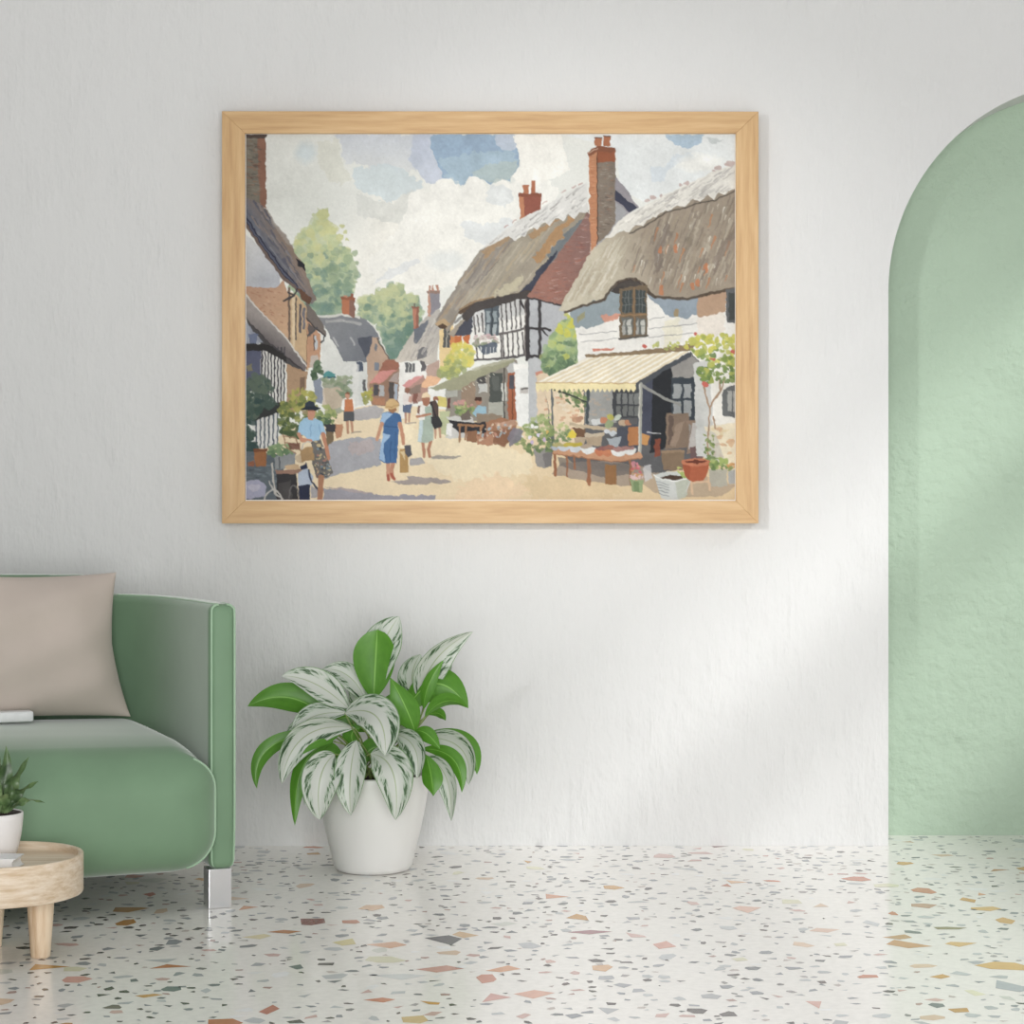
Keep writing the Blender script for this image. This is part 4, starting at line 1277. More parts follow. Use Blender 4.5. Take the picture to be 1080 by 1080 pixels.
# couple on the right
limb((198, 150, 122), 2.6, (458.8, 452), (459, 462))
limb((198, 150, 122), 2.6, (463.4, 452), (464, 461.4))
P((96, 78, 74), (453, 424), (459, 422), (462.6, 428), (462, 440), (455, 440), wob=.4)
E((168, 112, 88), 459, 421, 2.8)
L((166, 160, 150), 1.6, (455, 483.4), (485, 481.8), a=.85)
P((168, 160, 150), (453, 483), (462, 479.4), (472, 481), (485, 482), (478, 484.4), (464, 484.2), wob=.8)
limb((196, 136, 108), 3.6, (445.6, 465), (446.8, 474), (447, 482))
limb((190, 130, 102), 3.6, (454, 465), (451.6, 474), (453, 482))
P((172, 188, 172), (444, 430), (455, 428), (456, 440), (457, 464), (450, 467), (440.6, 466), (442, 446), wob=.5)
P((196, 214, 220), (442.6, 444), (446, 442), (444.4, 466), (440.4, 465.6), wob=.5)
P((238, 234, 226), (442.6, 426), (446, 424.6), (448, 430), (448, 443), (442.4, 444), (440.4, 440), (439, 438), wob=.5)
P((120, 76, 64), (441, 428), (443.6, 428), (443, 437), (440, 436), a=.8)
limb((196, 134, 104), 3, (440, 439.6), (446, 438.4), (454, 436.6))
P((178, 118, 92), (445, 418), (453, 418), (453, 426), (449.6, 429), (446, 427), wob=.3)
P((238, 210, 170), (444.4, 419.6), (446, 415), (450, 413.4), (453.4, 417), (453.6, 419.4), wob=.3)
P((66, 66, 68), (454.4, 440), (462, 438.6), (466.4, 447), (465, 451), (458, 453), (454.6, 446), wob=.5)
L((60, 60, 64), 1.6, (454, 424), (457, 432), (459, 440))
# couple further away
limb((190, 140, 116), 2.4, (427.6, 434), (427.6, 445.6))
limb((190, 140, 116), 2.4, (431.6, 434), (431.2, 444.6))
P((98, 112, 140), (424.4, 427), (434, 425), (433, 435.6), (425, 435), wob=.5)
P((232, 222, 216), (424.6, 416), (431, 414.6), (434, 418), (433.6, 426), (425, 428), wob=.5)
P((206, 150, 130), (430, 418), (434, 418), (434, 425), (430, 424), a=.8)
E((150, 104, 84), 428.8, 411.6, 2.8, 3)
P((130, 76, 66), (435, 415), (440, 414), (440, 426), (435, 426), a=.7)
L((160, 150, 142), 1.3, (428, 446.4), (438, 446), a=.8)
P((104, 60, 60), (471, 420), (474.4, 420), (474.6, 431), (471, 431.6), a=.9)

# paper grain and pigment settling
IMG *= (1 + .012 * N2 + .008 * N20)[..., None]
LUM = IMG @ np.array((.3, .59, .11))
IMG = IMG * .80 + (LUM[..., None] * np.array((1.0, .995, .97))) * .20
IMG += (np.random.default_rng(9).standard_normal((CH, CW)) * 1.6)[..., None]
IMG = np.clip(IMG, 0, 255)
GW, GH = CW // 2, CH // 2
SM = IMG[:GH * 2, :GW * 2].reshape(GH, 2, GW, 2, 3).mean(axis=(1, 3)) / 255
LINIMG = np.where(SM <= .04045, SM / 12.92, ((SM + .055) / 1.055) ** 2.4)

# ------------------------------------------------------------------ framed picture
DF = .062
c_ = S(517, 334.5, 0)
pic = empty('framed_picture', (c_.x, -.001, c_.z))
tag(pic, 'oak framed watercolour of a thatched village street hanging on the white wall', 'picture')
pic_in = pic.matrix_basis.inverted()


def fp(px, py, d):
    return S(px, py, d)


oc = [fp(234, 117.2, DF), fp(800, 117.6, DF), fp(800, 552, DF), fp(234, 552, DF)]
ic = [fp(258.2, 140.6, DF), fp(776.2, 140.6, DF), fp(776.2, 528.2, DF), fp(258.2, 528.2, DF)]
for k in range(4):
    a, b, c, d = oc[k], oc[(k + 1) % 4], ic[(k + 1) % 4], ic[k]
    vert = k % 2 == 1
    rot = Matrix.Rotation(PI / 2, 4, 'Y') if vert else Matrix.Identity(4)
    mid = (a + b) / 2 - Vector((c_.x, -.001, c_.z))
    mid.y = 0
    mat = Matrix.Translation(mid) @ rot
    inv = mat.inverted()
    bm = bmesh.new()
    off = Vector((c_.x, -.001, c_.z))
    back = lambda p: Vector((p.x, -.001, p.z))
    pts = [a, b, c, d]
    vf = [bm.verts.new(inv @ (p - off)) for p in pts]
    vb = [bm.verts.new(inv @ (back(p) - off)) for p in pts]
    bm.faces.new(vf)
    bm.faces.new(vb[::-1])
    for i in range(4):
        j = (i + 1) % 4
        bm.faces.new((vf[i], vb[i], vb[j], vf[j]))
    bmesh.ops.recalc_face_normals(bm, faces=bm.faces[:])
    o = mesh_obj('frame_rail', bm, OAK, pic, smooth=False)
    o.matrix_local = mat
    bevel(o, .0009, 2)
DPR = .052
p0, p1 = S(257, 139, DPR - .001), S(777.4, 530, DPR - .001)
bm = bmesh.new()
box(bm, p0.x - c_.x, p1.x - c_.x, -(DPR - .001) + .001, -.004, p1.z - c_.z, p0.z - c_.z)
mesh_obj('mount_board', bm, MOUNT, pic, smooth=False)
p0, p1 = S(PX0 + .5, PY0 + .5, DPR), S(PX1 - .5, PY1 - .5, DPR)
xs = np.linspace(p0.x - c_.x, p1.x - c_.x, GW)
zs = np.linspace(p0.z - c_.z, p1.z - c_.z, GH)
co = np.zeros((GH, GW, 3), np.float32)
co[..., 0] = xs[None, :]
co[..., 1] = -DPR + .001
co[..., 2] = zs[:, None]
idx = np.arange(GH * GW).reshape(GH, GW)
fc = np.stack([idx[:-1, :-1], idx[1:, :-1], idx[1:, 1:], idx[:-1, 1:]], -1).reshape(-1, 4)
me = bpy.data.meshes.new('watercolour_print')
me.vertices.add(GH * GW)
me.vertices.foreach_set('co', co.ravel())
me.loops.add(fc.size)
me.loops.foreach_set('vertex_index', fc.ravel().astype(np.int32))
me.polygons.add(len(fc))
me.polygons.foreach_set('loop_start', (np.arange(len(fc)) * 4).astype(np.int32))
me.update(calc_edges=True)
me.validate()
at = me.color_attributes.new('paint', 'FLOAT_COLOR', 'POINT')
rgba = np.ones((GH * GW, 4), np.float32)
PRINT_GAIN = .755
rgba[:, :3] = LINIMG.reshape(-1, 3) * PRINT_GAIN
at.data.foreach_set('color', rgba.ravel())
m = M('watercolour_on_paper')
vc = m.n('ShaderNodeVertexColor', layer_name='paint')
m.l(vc.outputs['Color'], m.b.inputs['Base Color'])
m.set(Roughness=.8)
m.b.inputs['Specular IOR Level'].default_value = .1
me.materials.append(m.m)
pr = bpy.data.objects.new('watercolour_print', me)
COL.objects.link(pr)
pr.parent = pic

# ------------------------------------------------------------------ sofa
TH = math.radians(22)
SO = S(249.5, 600, .839)
SOFA = empty('sofa', (SO.x, -.839, 0), TH)
tag(SOFA, 'sage green velvet sofa with chrome legs by the white wall', 'sofa')
SW = 1.62                                                    # overall width, local x runs from -SW to 0
TA, TB_ = .060, .10                                          # thickness of arm front and of back
ZB, ZARM, ZBACK = .086, .676, .724


def shell_pts(nc=14):
    """(outer, inner, top height) stations from the arm front round the corner to the back"""
    st = []
    for y in (0, .03, .06):
        st.append(((0, y * 4 / 3), (-TA, y), ZARM))
    for k in range(1, 2 * nc + 1):
        t = k / (2 * nc)
        q = lambda *p: tuple(sum(c[i] * k for c, k in zip(p, ((1 - t) ** 3, 3 * t * (1 - t) ** 2, 3 * t * t * (1 - t), t ** 3))) for i in (0, 1))
        h = max(0, min(1, (t - .71) / .14))
        st.append((q((0, .08), (0, .48), (-.03, .76), (-.32, .76)), q((-TA, .06), (-TA, .42), (-TA - .03, .66), (-.32, .66)), ZARM + (ZBACK - ZARM) * h * h * (3 - 2 * h)))
    return st


def shell(bm, st, mirror):
    rings = []
    for (ox, oy), (ix, iy), h in st:
        if mirror:
            ox, ix = -SW - ox, -SW - ix
        rings.append([bm.verts.new(p) for p in ((ox, oy, ZB), (ox, oy, h), (ix, iy, h), (ix, iy, ZB))])
    for a, b in zip(rings, rings[1:]):
        for k in range(4):
            bm.faces.new((a[k], a[(k + 1) % 4], b[(k + 1) % 4], b[k]))
    bm.faces.new(rings[0])
    bm.faces.new(rings[-1][::-1])
    bmesh.ops.recalc_face_normals(bm, faces=bm.faces[:])


ST = shell_pts()
for mir in (False, True):
    bm = bmesh.new()
    shell(bm, ST, mir)
    arm = bevel(mesh_obj('armrest', bm, VELVET, SOFA), .019, 6, .8)
    sgn = (lambda x: -SW - x) if mir else (lambda x: x)
    for x, s_ in ((-.004, 1), (-TA + .004, -1)):
        bm = bmesh.new()
        path = [(x - s_ * .010, .010, ZB + .006), (x - s_ * .002, .007, ZB + .02), (x, .004, ZB + .1), (x, .003, .3), (x, .003, .5), (x, .003, ZARM - .04)]
        path += [(x - s_ * .0165 * (1 - math.cos(a)), .003 + .004 * math.sin(a), ZARM - .018 + .0165 * math.sin(a)) for a in (.3, .6, .9, 1.2, 1.5)]
        for (ox, oy), (ix, iy), h in ST[1:(22 if s_ < 0 else 3)]:
            n_ = Vector((ix - ox, iy - oy)).normalized()
            bx_, by_ = (ox + n_.x * .016, oy + n_.y * .016) if s_ > 0 else (ix - n_.x * .013, iy - n_.y * .013)
            path.append((bx_, by_, h - .0012))
        tube(bm, [(sgn(p[0]), p[1], p[2]) for p in spline(path, 4)], .0027, 8)
        mesh_obj('piping', bm, PIPING, arm)
bm = bmesh.new()
xi = ST[-1][1][0] + .035
xo = ST[-1][0][0] + .035
st2 = [((xo - (SW + 2 * xo) * t, .7605), (xi - (SW + 2 * xi) * t, .6595), ZBACK + .0006 + .004 * math.sin(PI * t)) for t in [k / 16 for k in range(17)]]
shell(bm, st2, False)
bevel(mesh_obj('backrest', bm, VELVET, SOFA), .019, 5, .8)

# the seat: one plump block whose rolled front laps over the arm fronts
SX0, SX1 = -SW + .043, -.043
SY0, SY1, SZ0, SZ1 = -.066, .64, .086, .372


def droop(y, zn):
    """the top of the seat rolls down towards its front"""
    t = max(0, min(1, (.17 - y) / .236))
    k = max(0, min(1, (zn - .35) / .6))
    return .027 * t * t * k


def seat_deform(q):
    hx = (SX1 - SX0) / 2
    hy = (SY1 - SY0) / 2
    u = q.x / hx
    y = q.y + (SY0 + SY1) / 2
    z = (q.z + (SZ1 - SZ0) / 2) / (SZ1 - SZ0)
    p = q.copy()
    e = max(0, 1 - abs(u) ** 6)
    if y < .2:
        p.y -= .012 * e * math.sin(PI * max(0, min(1, z)))      # swelling of the front
    if z > .5:
        p.z += .016 * (1 - u * u) * (1 - .4 * abs(q.y / hy)) * (z - .5) * 2
    p.z -= droop(y, z)
    t = max(0, min(1, (y + .015) / .02))                         # behind the arm fronts the seat is narrower
    p.x *= 1 - t * .0175 / hx
    if y > .38:                                                   # follow the curved corner of the back
        lim = hx - .02 - .25 * (1 - math.sqrt(max(0, 1 - ((y - .38) / .28) ** 2)))
        p.x = max(-lim, min(lim, p.x))
    return p


bm = bmesh.new()
rbox(bm, ((SX0 + SX1) / 2, (SY0 + SY1) / 2, (SZ0 + SZ1) / 2), ((SX1 - SX0) / 2, (SY1 - SY0) / 2, (SZ1 - SZ0) / 2), .092, 14, seat_deform)
seat = mesh_obj('seat', bm, VELVET, SOFA)
for mir in (False, True):
    sgn = (lambda x: -SW - x) if mir else (lambda x: x)
    r = .080
    PX_, PZ0, PZ1 = SX1 - .011, SZ0 + .011, SZ1 - .011
    pts = [(PX_ - r + r * math.sin(a), PZ1 - r + r * math.cos(a)) for a in [k * PI / 16 for k in range(2, 9)]] + [(PX_, .24)]
    pts += [(PX_ - r + r * math.cos(a), PZ0 + r - r * math.sin(a)) for a in [k * PI / 16 for k in range(8)]]
    bm = bmesh.new()
    tube(bm, [(sgn(x + .0005), SY0 + .046, z - droop(SY0 + .046, (z - SZ0) / (SZ1 - SZ0))) for x, z in pts], .0026, 8)
    mesh_obj('piping', bm, PIPING, seat)
for lx, ly in ((-.062, .004), (-SW + .010, .004), (-.30, .68), (-SW + .25, .68)):
    bm = bmesh.new()
    box(bm, 0, .052, 0, .05, 0, ZB + .002)
    o = mesh_obj('leg', bm, CHROME, SOFA, smooth=False, loc=(lx, ly, 0))
    bevel(o, .0016, 3)
    o['label'] = 'square chrome leg'

# ------------------------------------------------------------------ cushion (leans on the back of the sofa)
NB = 36


def cushion_pt(u, v, side):
    """u, v in -1..1, side +1 front / -1 back; pinched edges, pointed corners"""
    au, av = abs(u), abs(v)
    pin_u = 1 - .085 * (1 - v * v) ** 1.0 * au ** 3
    pin_v = 1 - .050 * (1 - u * u) ** 1.0 * av ** 3
    x = u * .205 * (1 - .085 * (1 - v * v) * au ** 2)
    z = v * .178 * (1 - .055 * (1 - u * u) * av ** 2)
    b = ((1 - au ** 2.6) * (1 - av ** 2.6)) ** .62
    y = -side * .074 * b
    w = .006 * math.sin(7 * u + 2.2 * v + 1) * b + .005 * math.sin(9 * v - 4 * u) * b
    y += w
    if v < 0:
        x *= 1 + .10 * (-v)                                       # bottom spread by the weight
    z -= .010 * b * max(0, v) * (u + .3)
    return Vector((x, y, z))


bm = bmesh.new()
gr = {}
for side in (1, -1):
    for i in range(NB + 1):
        for j in range(NB + 1):
            u, v = -1 + 2 * i / NB, -1 + 2 * j / NB
            u, v = math.sin(u * PI / 2), math.sin(v * PI / 2)
            edge = i in (0, NB) or j in (0, NB)
            if edge and side == -1:
                gr[(side, i, j)] = gr[(1, i, j)]
            else:
                gr[(side, i, j)] = bm.verts.new(cushion_pt(u, v, side))
    for i in range(NB):
        for j in range(NB):
            f = [gr[(side, i, j)], gr[(side, i + 1, j)], gr[(side, i + 1, j + 1)], gr[(side, i, j + 1)]]
            bm.faces.new(f if side == 1 else f[::-1])
CU = mesh_obj('cushion', bm, LINEN)
tag(CU, 'beige linen scatter cushion leaning on the green sofa back', 'cushion')
CUL = Matrix.Translation((SO.x, -.839, 0)) @ Matrix.Rotation(TH, 4, 'Z') @ Matrix.Translation((-.362, .532, .5580)) @ Matrix.Rotation(math.radians(-12), 4, 'X') @ Matrix.Rotation(math.radians(0), 4, 'Y')
CU.matrix_world = CUL

# white notebook lying on the seat
p = S(34.5, 763.5, .645)
bk = empty('notebook', (p.x - .13, p.y, p.z), TH)
tag(bk, 'slim pale notebook lying flat on the green sofa seat', 'book')
bm = bmesh.new()
rbox(bm, (0, .019, .0125), (.13, .024, .0125), .0055, 4)
mesh_obj('cover', bm, COVER, bk)
bm = bmesh.new()
box(bm, -.122, .118, .04, .0445, .004, .021)
mesh_obj('page_block', bm, PAPER, bk, smooth=False)

# ------------------------------------------------------------------ low tray table
DT = 1.33
st_ = F / (D - DT)
TX = (-2 - 540) / st_
ZR, ZBT = H - 361 / st_, H - 403.0 / st_
TRAD = .1662
ZS = ZR - .0155
TBL = empty('side_table', (TX, -DT, 0))
tag(TBL, 'round low tray table of pale ash wood in front of the sofa', 'table')
bm = bmesh.new()
lathe(bm, [(0, ZBT), (TRAD - .006, ZBT), (TRAD - .0018, ZBT + .0015), (TRAD, ZBT + .005), (TRAD, ZR - .002), (TRAD - .0015, ZR), (TRAD - .0075, ZR), (TRAD - .009, ZR - .0015), (TRAD - .0095, ZS + .001), (TRAD - .011, ZS), (0, ZS)], 96)
o = mesh_obj('tray_top', bm, ASH, TBL)
bevel(o, .0003, 1)
o.modifiers.clear()
for p_ in o.data.polygons:
    p_.use_smooth = True
o.data.set_sharp_from_angle(angle=math.radians(35))
for k in range(3):
    a = math.radians(-8 + 120 * k)
    bm = bmesh.new()
    lathe(bm, [(0, 0), (.0175, 0), (.0192, .0015), (.0278, ZBT + .001), (0, ZBT + .001)], 32)
    o = mesh_obj('leg', bm, ASHV, TBL, loc=(.088 * math.cos(a), .088 * math.sin(a), 0))
    o.data.set_sharp_from_angle(angle=math.radians(40))

# white book on the tray
p = S(15.5, 911.5, 1.42)
bo = empty('book', (p.x, p.y, ZS + .0006), math.radians(-3))
tag(bo, 'white hardback book lying on the round tray beside the small pot', 'book')
bm = bmesh.new()
box(bm, -.15, 0, 0, .062, 0, .0022)
box(bm, -.15, 0, 0, .062, .0188, .021)
mesh_obj('cover', bm, COVER, bo, smooth=False)
bm = bmesh.new()
ring = [(-.002 - .0042 * math.sin(PI * k / 10), .0022 + .0166 * k / 10) for k in range(11)]
for y0, y1 in ((.0012, .060),):
    a = [bm.verts.new((x, y0, z)) for x, z in ring] + [bm.verts.new((-.148, y0, .0188)), bm.verts.new((-.148, y0, .0022))]
    b = [bm.verts.new((x, y1, z)) for x, z in ring] + [bm.verts.new((-.148, y1, .0188)), bm.verts.new((-.148, y1, .0022))]
    bm.faces.new(a)
    bm.faces.new(b[::-1])
    for i in range(len(a)):
        j = (i + 1) % len(a)
        bm.faces.new((a[j], a[i], b[i], b[j]))
bmesh.ops.recalc_face_normals(bm, faces=bm.faces[:])
mesh_obj('page_block', bm, PAPER, bo, smooth=False)

# ------------------------------------------------------------------ leaves
def leaf_mesh(bm, B, C, T, W, face, roll=0.0, cup=.12, peak=.42, tipx=1.0, n=20, wave=0.0, bend=0.0):
    """blade along a quadratic curve B-C-T; face = +1 upper side to the viewer, -1 underside"""
    uvl = bm.loops.layers.uv.get('leaf') or bm.loops.layers.uv.new('leaf')
    B, C, T = Vector(B), Vector(C), Vector(T)
    nu = 8
    rows = []
    for i in range(n + 1):
        t = i / n
        p = B * (1 - t) ** 2 + C * 2 * t * (1 - t) + T * t * t
        tg = ((C - B) * (1 - t) + (T - C) * t).normalized()
        vw = (Vector((0, -D, H)) - p).normalized()
        nr = vw - tg * vw.dot(tg)
        if nr.length < .05:
            nr = Vector((0, 0, 1)) - tg * tg.z
        nr.normalize()
        nr = Matrix.Rotation(math.radians(roll + bend * (t - .5)), 3, tg) @ nr
        lat = tg.cross(nr)
        if t < peak:
            w = math.sin(.5 * PI * t / peak) ** .75
        else:
            k = (t - peak) / (1 - peak)
            w = math.cos(.5 * PI * k) ** (.85 * tipx) if k < 1 else 0
        w = max(w, .035 if t < .5 else 0.0) * W * .5
        row = []
        for j in range(nu + 1):
            u = -1 + 2 * j / nu
            off = face * (cup * (u * u) + .16 * abs(u)) * w * 1.2
            wv = wave * w * math.sin(14 * t + 2 * (1 if u > 0 else -1)) * u * u
            row.append((bm.verts.new(p + lat * (u * w) + nr * (off + wv)), (.5 + .5 * u, t)))
        rows.append(row)
    for a, b in zip(rows, rows[1:]):
        for j in range(nu):
            q = [a[j], a[j + 1], b[j + 1], b[j]]
            if face < 0:
                q = q[::-1]
            try:
                f = bm.faces.new([x[0] for x in q])
            except ValueError:
                continue
            for lp, x in zip(f.loops, q):
                lp[uvl].uv = x[1]


# ------------------------------------------------------------------ big potted plant
DP = .356
sp_ = F / (D - DP)
PXC = (393.5 - 540) / sp_
PZ = H - 275 / sp_
POT = empty('potted_plant', (PXC, -DP, 0))
tag(POT, 'large silver leaved plant in a white pot standing on terrazzo by the sofa', 'plant')
bm = bmesh.new()
lathe(bm, [(0, .0), (.080, 0), (.090, .003), (.0965, .012), (.104, .045), (.117, .098), (.130, .160), (.138, .215), (.1395, PZ - .004), (.1385, PZ), (.1345, PZ), (.132, PZ - .006), (.128, PZ - .03), (0, PZ - .03)], 96)
o = mesh_obj('pot', bm, CERAMIC, POT)
bm = bmesh.new()
lathe(bm, [(0, PZ - .012), (.05, PZ - .010), (.10, PZ - .014), (.129, PZ - .018), (.129, PZ - .026), (0, PZ - .026)], 48)
mesh_obj('soil', bm, SOIL, POT)
PIN = Vector((PXC, -DP, 0))
#  base px, base off | control px, off | tip px, off | width px | face | roll | cup | peak | stem root px (x)
LV = [
    # upper group
    ((396, 736, .02), (391, 690, .03), (421, 650, .0), 42, 1, -12, .12, .6, .9),                  # top, silver side seen behind
    ((394, 738, .05), (396, 698, .055), (398, 664, .06), 46, -1, 12, .10, .60, .62),                 # tall green underside in front of it
    ((368, 748, .06), (332, 712, .10), (297, 713, .12), 33, 1, 18, .12, .42, 1.0),                   # big left silver
    ((388, 744, .02), (372, 702, .0), (340, 706, .02), 26, 1, 10, .12, .45, 1.0),                    # behind it
    ((344, 758, .03), (306, 720, .03), (261, 745, .03), 31, -1, -12, .10, .45, 1.0),                 # left green
    ((366, 752, .07), (322, 748, .10), (309, 777, .12), 26, 1, 30, .14, .45, .9),                    # left mid silver
    ((340, 766, .02), (312, 762, .02), (303, 780, .03), 18, 1, 30, .12, .5, .9),
    ((374, 768, .08), (306, 757, .15), (297, 827, .16), 33, 1, -16, .14, .5, .95),                   # left drooping silver
    ((357, 776, .09), (330, 776, .14), (310, 801, .15), 15, -1, 30, .10, .35, 1.0),                  # its turned green edge
    ((344, 772, .05), (260, 776, .07), (271, 832, .08), 18, -1, -10, .10, .5, 1.0),                  # far left green droop
    ((352, 782, .08), (308, 790, .13), (311, 871, .13), 19, -1, 8, .10, .55, 1.0),                   # left down green
    ((344, 800, .07), (322, 806, .09), (321, 850, .10), 12, 1, 40, .10, .5, 1.0),                    # sliver behind it
    # lower front row
    ((353, 796, .17), (330, 812, .23), (337.5, 865, .21), 42, 1, -6, .13, .45, .85),
    ((376, 781, .15), (366, 815, .22), (370, 860, .21), 34, 1, 8, .13, .45, .9),
    ((391, 795, .17), (424, 798, .23), (417, 865, .22), 42, 1, -8, .13, .47, .9),
    ((364, 752, .14), (410, 738, .22), (406, 797, .24), 43, 1, -10, .14, .52, .85),                  # centre, towards viewer
    ((416, 774, .12), (446, 780, .20), (440, 821, .21), 27, 1, 16, .14, .45, .95),
    # right group
    ((441, 776, .06), (506, 766, .10), (503, 817, .10), 22, -1, -16, .10, .5, 1.0),                  # green outer
    ((446, 778, .09), (502, 776, .15), (494, 828, .15), 33, 1, 26, .12, .45, .95),                   # right big white
    ((444, 790, .10), (490, 788, .16), (487, 836, .16), 18, -1, 10, .10, .5, 1.0),                   # green fold
    ((448, 800, .12), (478, 804, .17), (476, 866, .17), 24, 1, 24, .12, .5, .95),                    # right lower white
    ((449, 796, .14), (456, 816, .18), (457, 840, .18), 23, -1, 14, .10, .6, 1.4),                   # green downward
    ((438, 771, .12), (450, 768, .15), (464, 790, .16), 17, -1, -8, .10, .45, 1.0),                  # small green
    ((443, 738, .03), (448, 690, .06), (499, 666, .05), 34, 1, 24, .16, .38, 1.0),                   # tall right silver
    ((447, 748, .06), (447, 722, .08), (468, 696, .07), 15, -1, -10, .10, .45, 1.1),                 # its light green underside
    ((447, 744, .0), (424, 716, -.03), (444, 690, -.05), 32, 1, 6, .12, .5, 1.0),                    # behind, silver
    ((456, 748, -.01), (462, 722, -.04), (477, 696, -.06), 18, 1, -30, .12, .5, 1.0),
    ((424, 758, .04), (456, 690, .05), (494, 747, .06), 38, -1, -14, .12, .58, 1.0),                 # right green arc
    ((448, 756, .08), (470, 728, .11), (493, 746, .12), 18, -1, 40, .12, .5, 1.0),                   # light lower face of it
    ((438, 772, .12), (428, 742, .16), (411, 714, .13), 30, -1, 12, .14, .38, 1.3),                  # centre right green
    ((418, 776, .04), (404, 750, .04), (420, 730, .03), 26, -1, 0, .10, .5, 1.0),                    # green behind it
    ((452, 754, .02), (464, 748, .03), (470, 760, .04), 12, -1, 30, .10, .5, 1.0),
    # dark middle
    ((386, 758, .03), (356, 752, .03), (338, 768, .04), 24, -1, 14, .10, .5, 1.0),
    ((386, 772, .03), (366, 754, .02), (346, 774, .03), 22, -1, -14, .10, .5, 1.0),
    ((376, 792, .05), (364, 770, .06), (380, 768, .06), 20, -1, 0, .10, .5, 1.0),
    ((392, 760, -.02), (378, 736, -.03), (368, 728, -.03), 20, 1, 0, .10, .5, 1.0),
    ((362, 800, .05), (342, 784, .07), (332, 800, .08), 22, -1, 10, .10, .5, 1.0),
    ((408, 786, .02), (418, 764, .02), (430, 772, .02), 24, 1, 0, .10, .5, 1.0),
    ((378, 806, .06), (392, 782, .06), (404, 790, .06), 22, -1, 0, .10, .5, 1.0),
]
for i, (b, c, t, w, face, roll, cup, peak, tipx) in enumerate(LV):
    Bw, Cw, Tw = (S(q[0], q[1], DP + q[2]) - PIN for q in (b, c, t))
    Wm = w * (D - DP - c[2]) / F
    bm = bmesh.new()
    # leaf_mesh faces the viewer, so work in world space
    leaf_mesh(bm, Bw + PIN, Cw + PIN, Tw + PIN, Wm, face, roll, cup, peak, tipx, bend=18)
    bmesh.ops.translate(bm, verts=bm.verts[:], vec=-PIN)
    lf = mesh_obj('leaf', bm, LEAF, POT)
    # stalk from the soil to the blade
    bm = bmesh.new()
    rr = random.Random(100 + i)
    root = Vector((rr.uniform(-.05, .05), rr.uniform(-.05, .05), PZ - .02))
    d_ = (Cw - Bw).normalized()
    mid = root * .45 + Bw * .55 - d_ * .03 + Vector((0, 0, .02))
    tube(bm, [root * (1 - s) ** 2 + mid * 2 * s * (1 - s) + Bw * s * s for s in [k / 8 for k in range(9)]], lambda s: .0028 - .0010 * s, 6)
    mesh_obj('stem', bm, STEM, lf)

# ------------------------------------------------------------------ small plant on the tray
QX, QY = (-8.5 - 540) * (D - 1.265) / F, -1.265
sq = F / (D + QY)
ZQ = H - 317 / sq
SP = empty('small_potted_plant', (QX, QY, ZS + .0006))
tag(SP, 'small dark green plant in a white pot on the round tray', 'plant')
hq = ZQ - ZS
bm = bmesh.new()
lathe(bm, [(0, 0), (.044, 0), (.047, .002), (.0535, .022), (.059, .05), (.0615, .075), (.0618, hq - .001), (.0608, hq), (.0592, hq), (.0585, hq - .004), (.056, hq - .012), (0, hq - .012)], 64)
mesh_obj('pot', bm, CERAMIC2, SP)
bm = bmesh.new()
lathe(bm, [(0, hq + .001), (.03, hq + .0006), (.0582, hq - .0022), (.0575, hq - .010), (0, hq - .010)], 40)
mesh_obj('soil', bm, SOIL, SP)
DKLEAF = M('dark_green_leaf')
f_ = DKLEAF.noise(DKLEAF.coord('Object'), 26, 3)
DKLEAF.l(DKLEAF.ramp(f_, [(.35, lin((52, 74, 44))), (.52, lin((88, 114, 70))), (.7, lin((136, 156, 108)))]), DKLEAF.b.inputs['Base Color'])
DKLEAF.set(Roughness=.4)
SIN = Vector((QX, QY, ZS + .0006))
dq = -QY
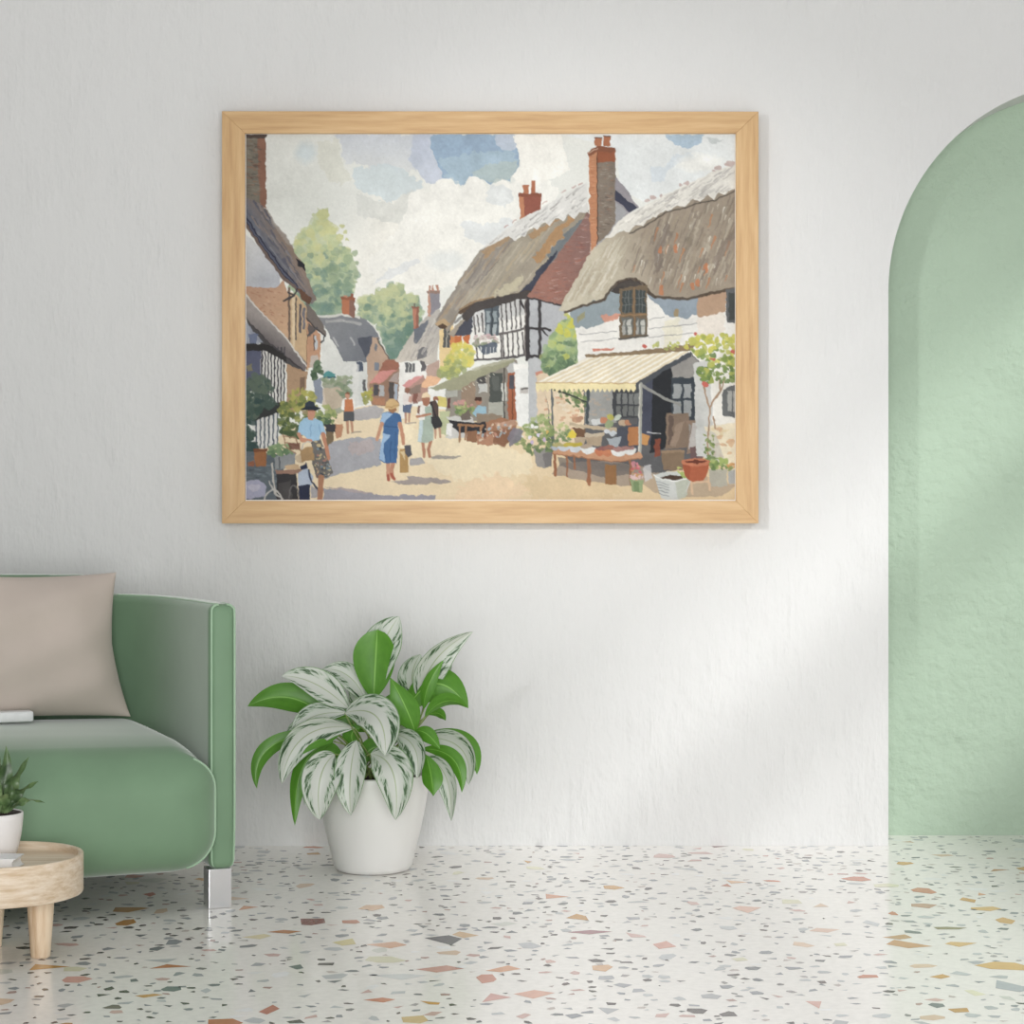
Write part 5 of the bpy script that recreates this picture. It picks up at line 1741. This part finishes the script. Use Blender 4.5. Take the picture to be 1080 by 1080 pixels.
for b, c, t, w, roll, wv in (((1, 858, .0), (8, 820, .0), (6.5, 786, .0), 15, 0, .35), ((6, 858, .0), (8, 825, .01), (31, 798, .02), 13, 20, .7), ((7, 858, .02), (14, 832, .03), (41, 824, .04), 11, 30, .9),
                             ((9, 857, .03), (24, 836, .04), (48, 847, .05), 6.5, 40, .9), ((-2, 858, .0), (-4, 820, .0), (-2, 790, .0), 12, 10, .3), ((2, 858, .02), (4, 838, .04), (10, 838, .055), 13, 0, .3),
                             ((-8, 858, .0), (-22, 820, .0), (-32, 796, .0), 11, 0, .5), ((-12, 858, .02), (-34, 836, .02), (-60, 838, .02), 8, 0, .5), ((-10, 858, .03), (-16, 830, .05), (-30, 840, .07), 9, 0, .4),
                             ((0, 858, .03), (-2, 828, .03), (-12, 806, .02), 11, 0, .3), ((4, 858, .02), (10, 846, .03), (12, 826, .03), 10, 25, .4)):
    bm = bmesh.new()
    leaf_mesh(bm, S(b[0], b[1], dq + b[2]), S(c[0], c[1], dq + c[2]), S(t[0], t[1], dq + t[2]), w / sq, 1, roll, .16, .45, 1.3, 18, wv, 60)
    bmesh.ops.translate(bm, verts=bm.verts[:], vec=-SIN)
    mesh_obj('leaf', bm, DKLEAF.m, SP)

# ------------------------------------------------------------------ light
w = bpy.data.worlds.new('World')
sc.world = w
w.use_nodes = True
bgn = w.node_tree.nodes['Background']
bgn.inputs['Color'].default_value = (1.0, 1.0, .995, 1)
bgn.inputs['Strength'].default_value = .30


def light(name, kind, loc, aim, energy, **kw):
    ld = bpy.data.lights.new(name, kind)
    ld.energy = energy
    for k, v in kw.items():
        setattr(ld, k, v)
    o = bpy.data.objects.new(name, ld)
    COL.objects.link(o)
    o.location = loc
    o.rotation_euler = (Vector(aim) - Vector(loc)).to_track_quat('-Z', 'Y').to_euler()
    return o


light('sun', 'SUN', (5, -4, 5), Vector((5, -4, 5)) + SUN, 1.75, angle=math.radians(5))
light('front_fill', 'AREA', (.2, -6.1, .95), (-.4, 0, .5), 166, shape='SQUARE', size=2.2)  # added fill behind the camera, lifts wall and sofa front
light('overhead_fill', 'AREA', (-.6, -2.4, 3.6), (-.6, -2.39, 0), 15, shape='SQUARE', size=2.4)  # added soft fill from above for seat top and floor
light('right_fill', 'AREA', (2.45, -2.6, 2.3), (1.2, 0, 1.8), 5.5, shape='SQUARE', size=1.0)  # added weak fill for the upper right wall and alcove edge
light('frame_shadow_spot', 'SPOT', (-1.2, -3.3, 1.72), (.2, 0, 1.26), 195, spot_size=math.radians(34), spot_blend=1.0, shadow_soft_size=.08)  # added spot, throws the frame's shadow to the right

# ------------------------------------------------------------------ camera
cam = bpy.data.cameras.new('camera')
cam.sensor_width = 36
cam.lens = F / 1080 * 36
co_ = bpy.data.objects.new('camera', cam)
COL.objects.link(co_)
co_.location = (0, -D, H)
co_.rotation_euler = (PI / 2, 0, 0)
sc.camera = co_
sc.view_settings.view_transform = 'Standard'
sc.view_settings.look = 'None'
sc.view_settings.gamma = 1
sc.view_settings.exposure = 0
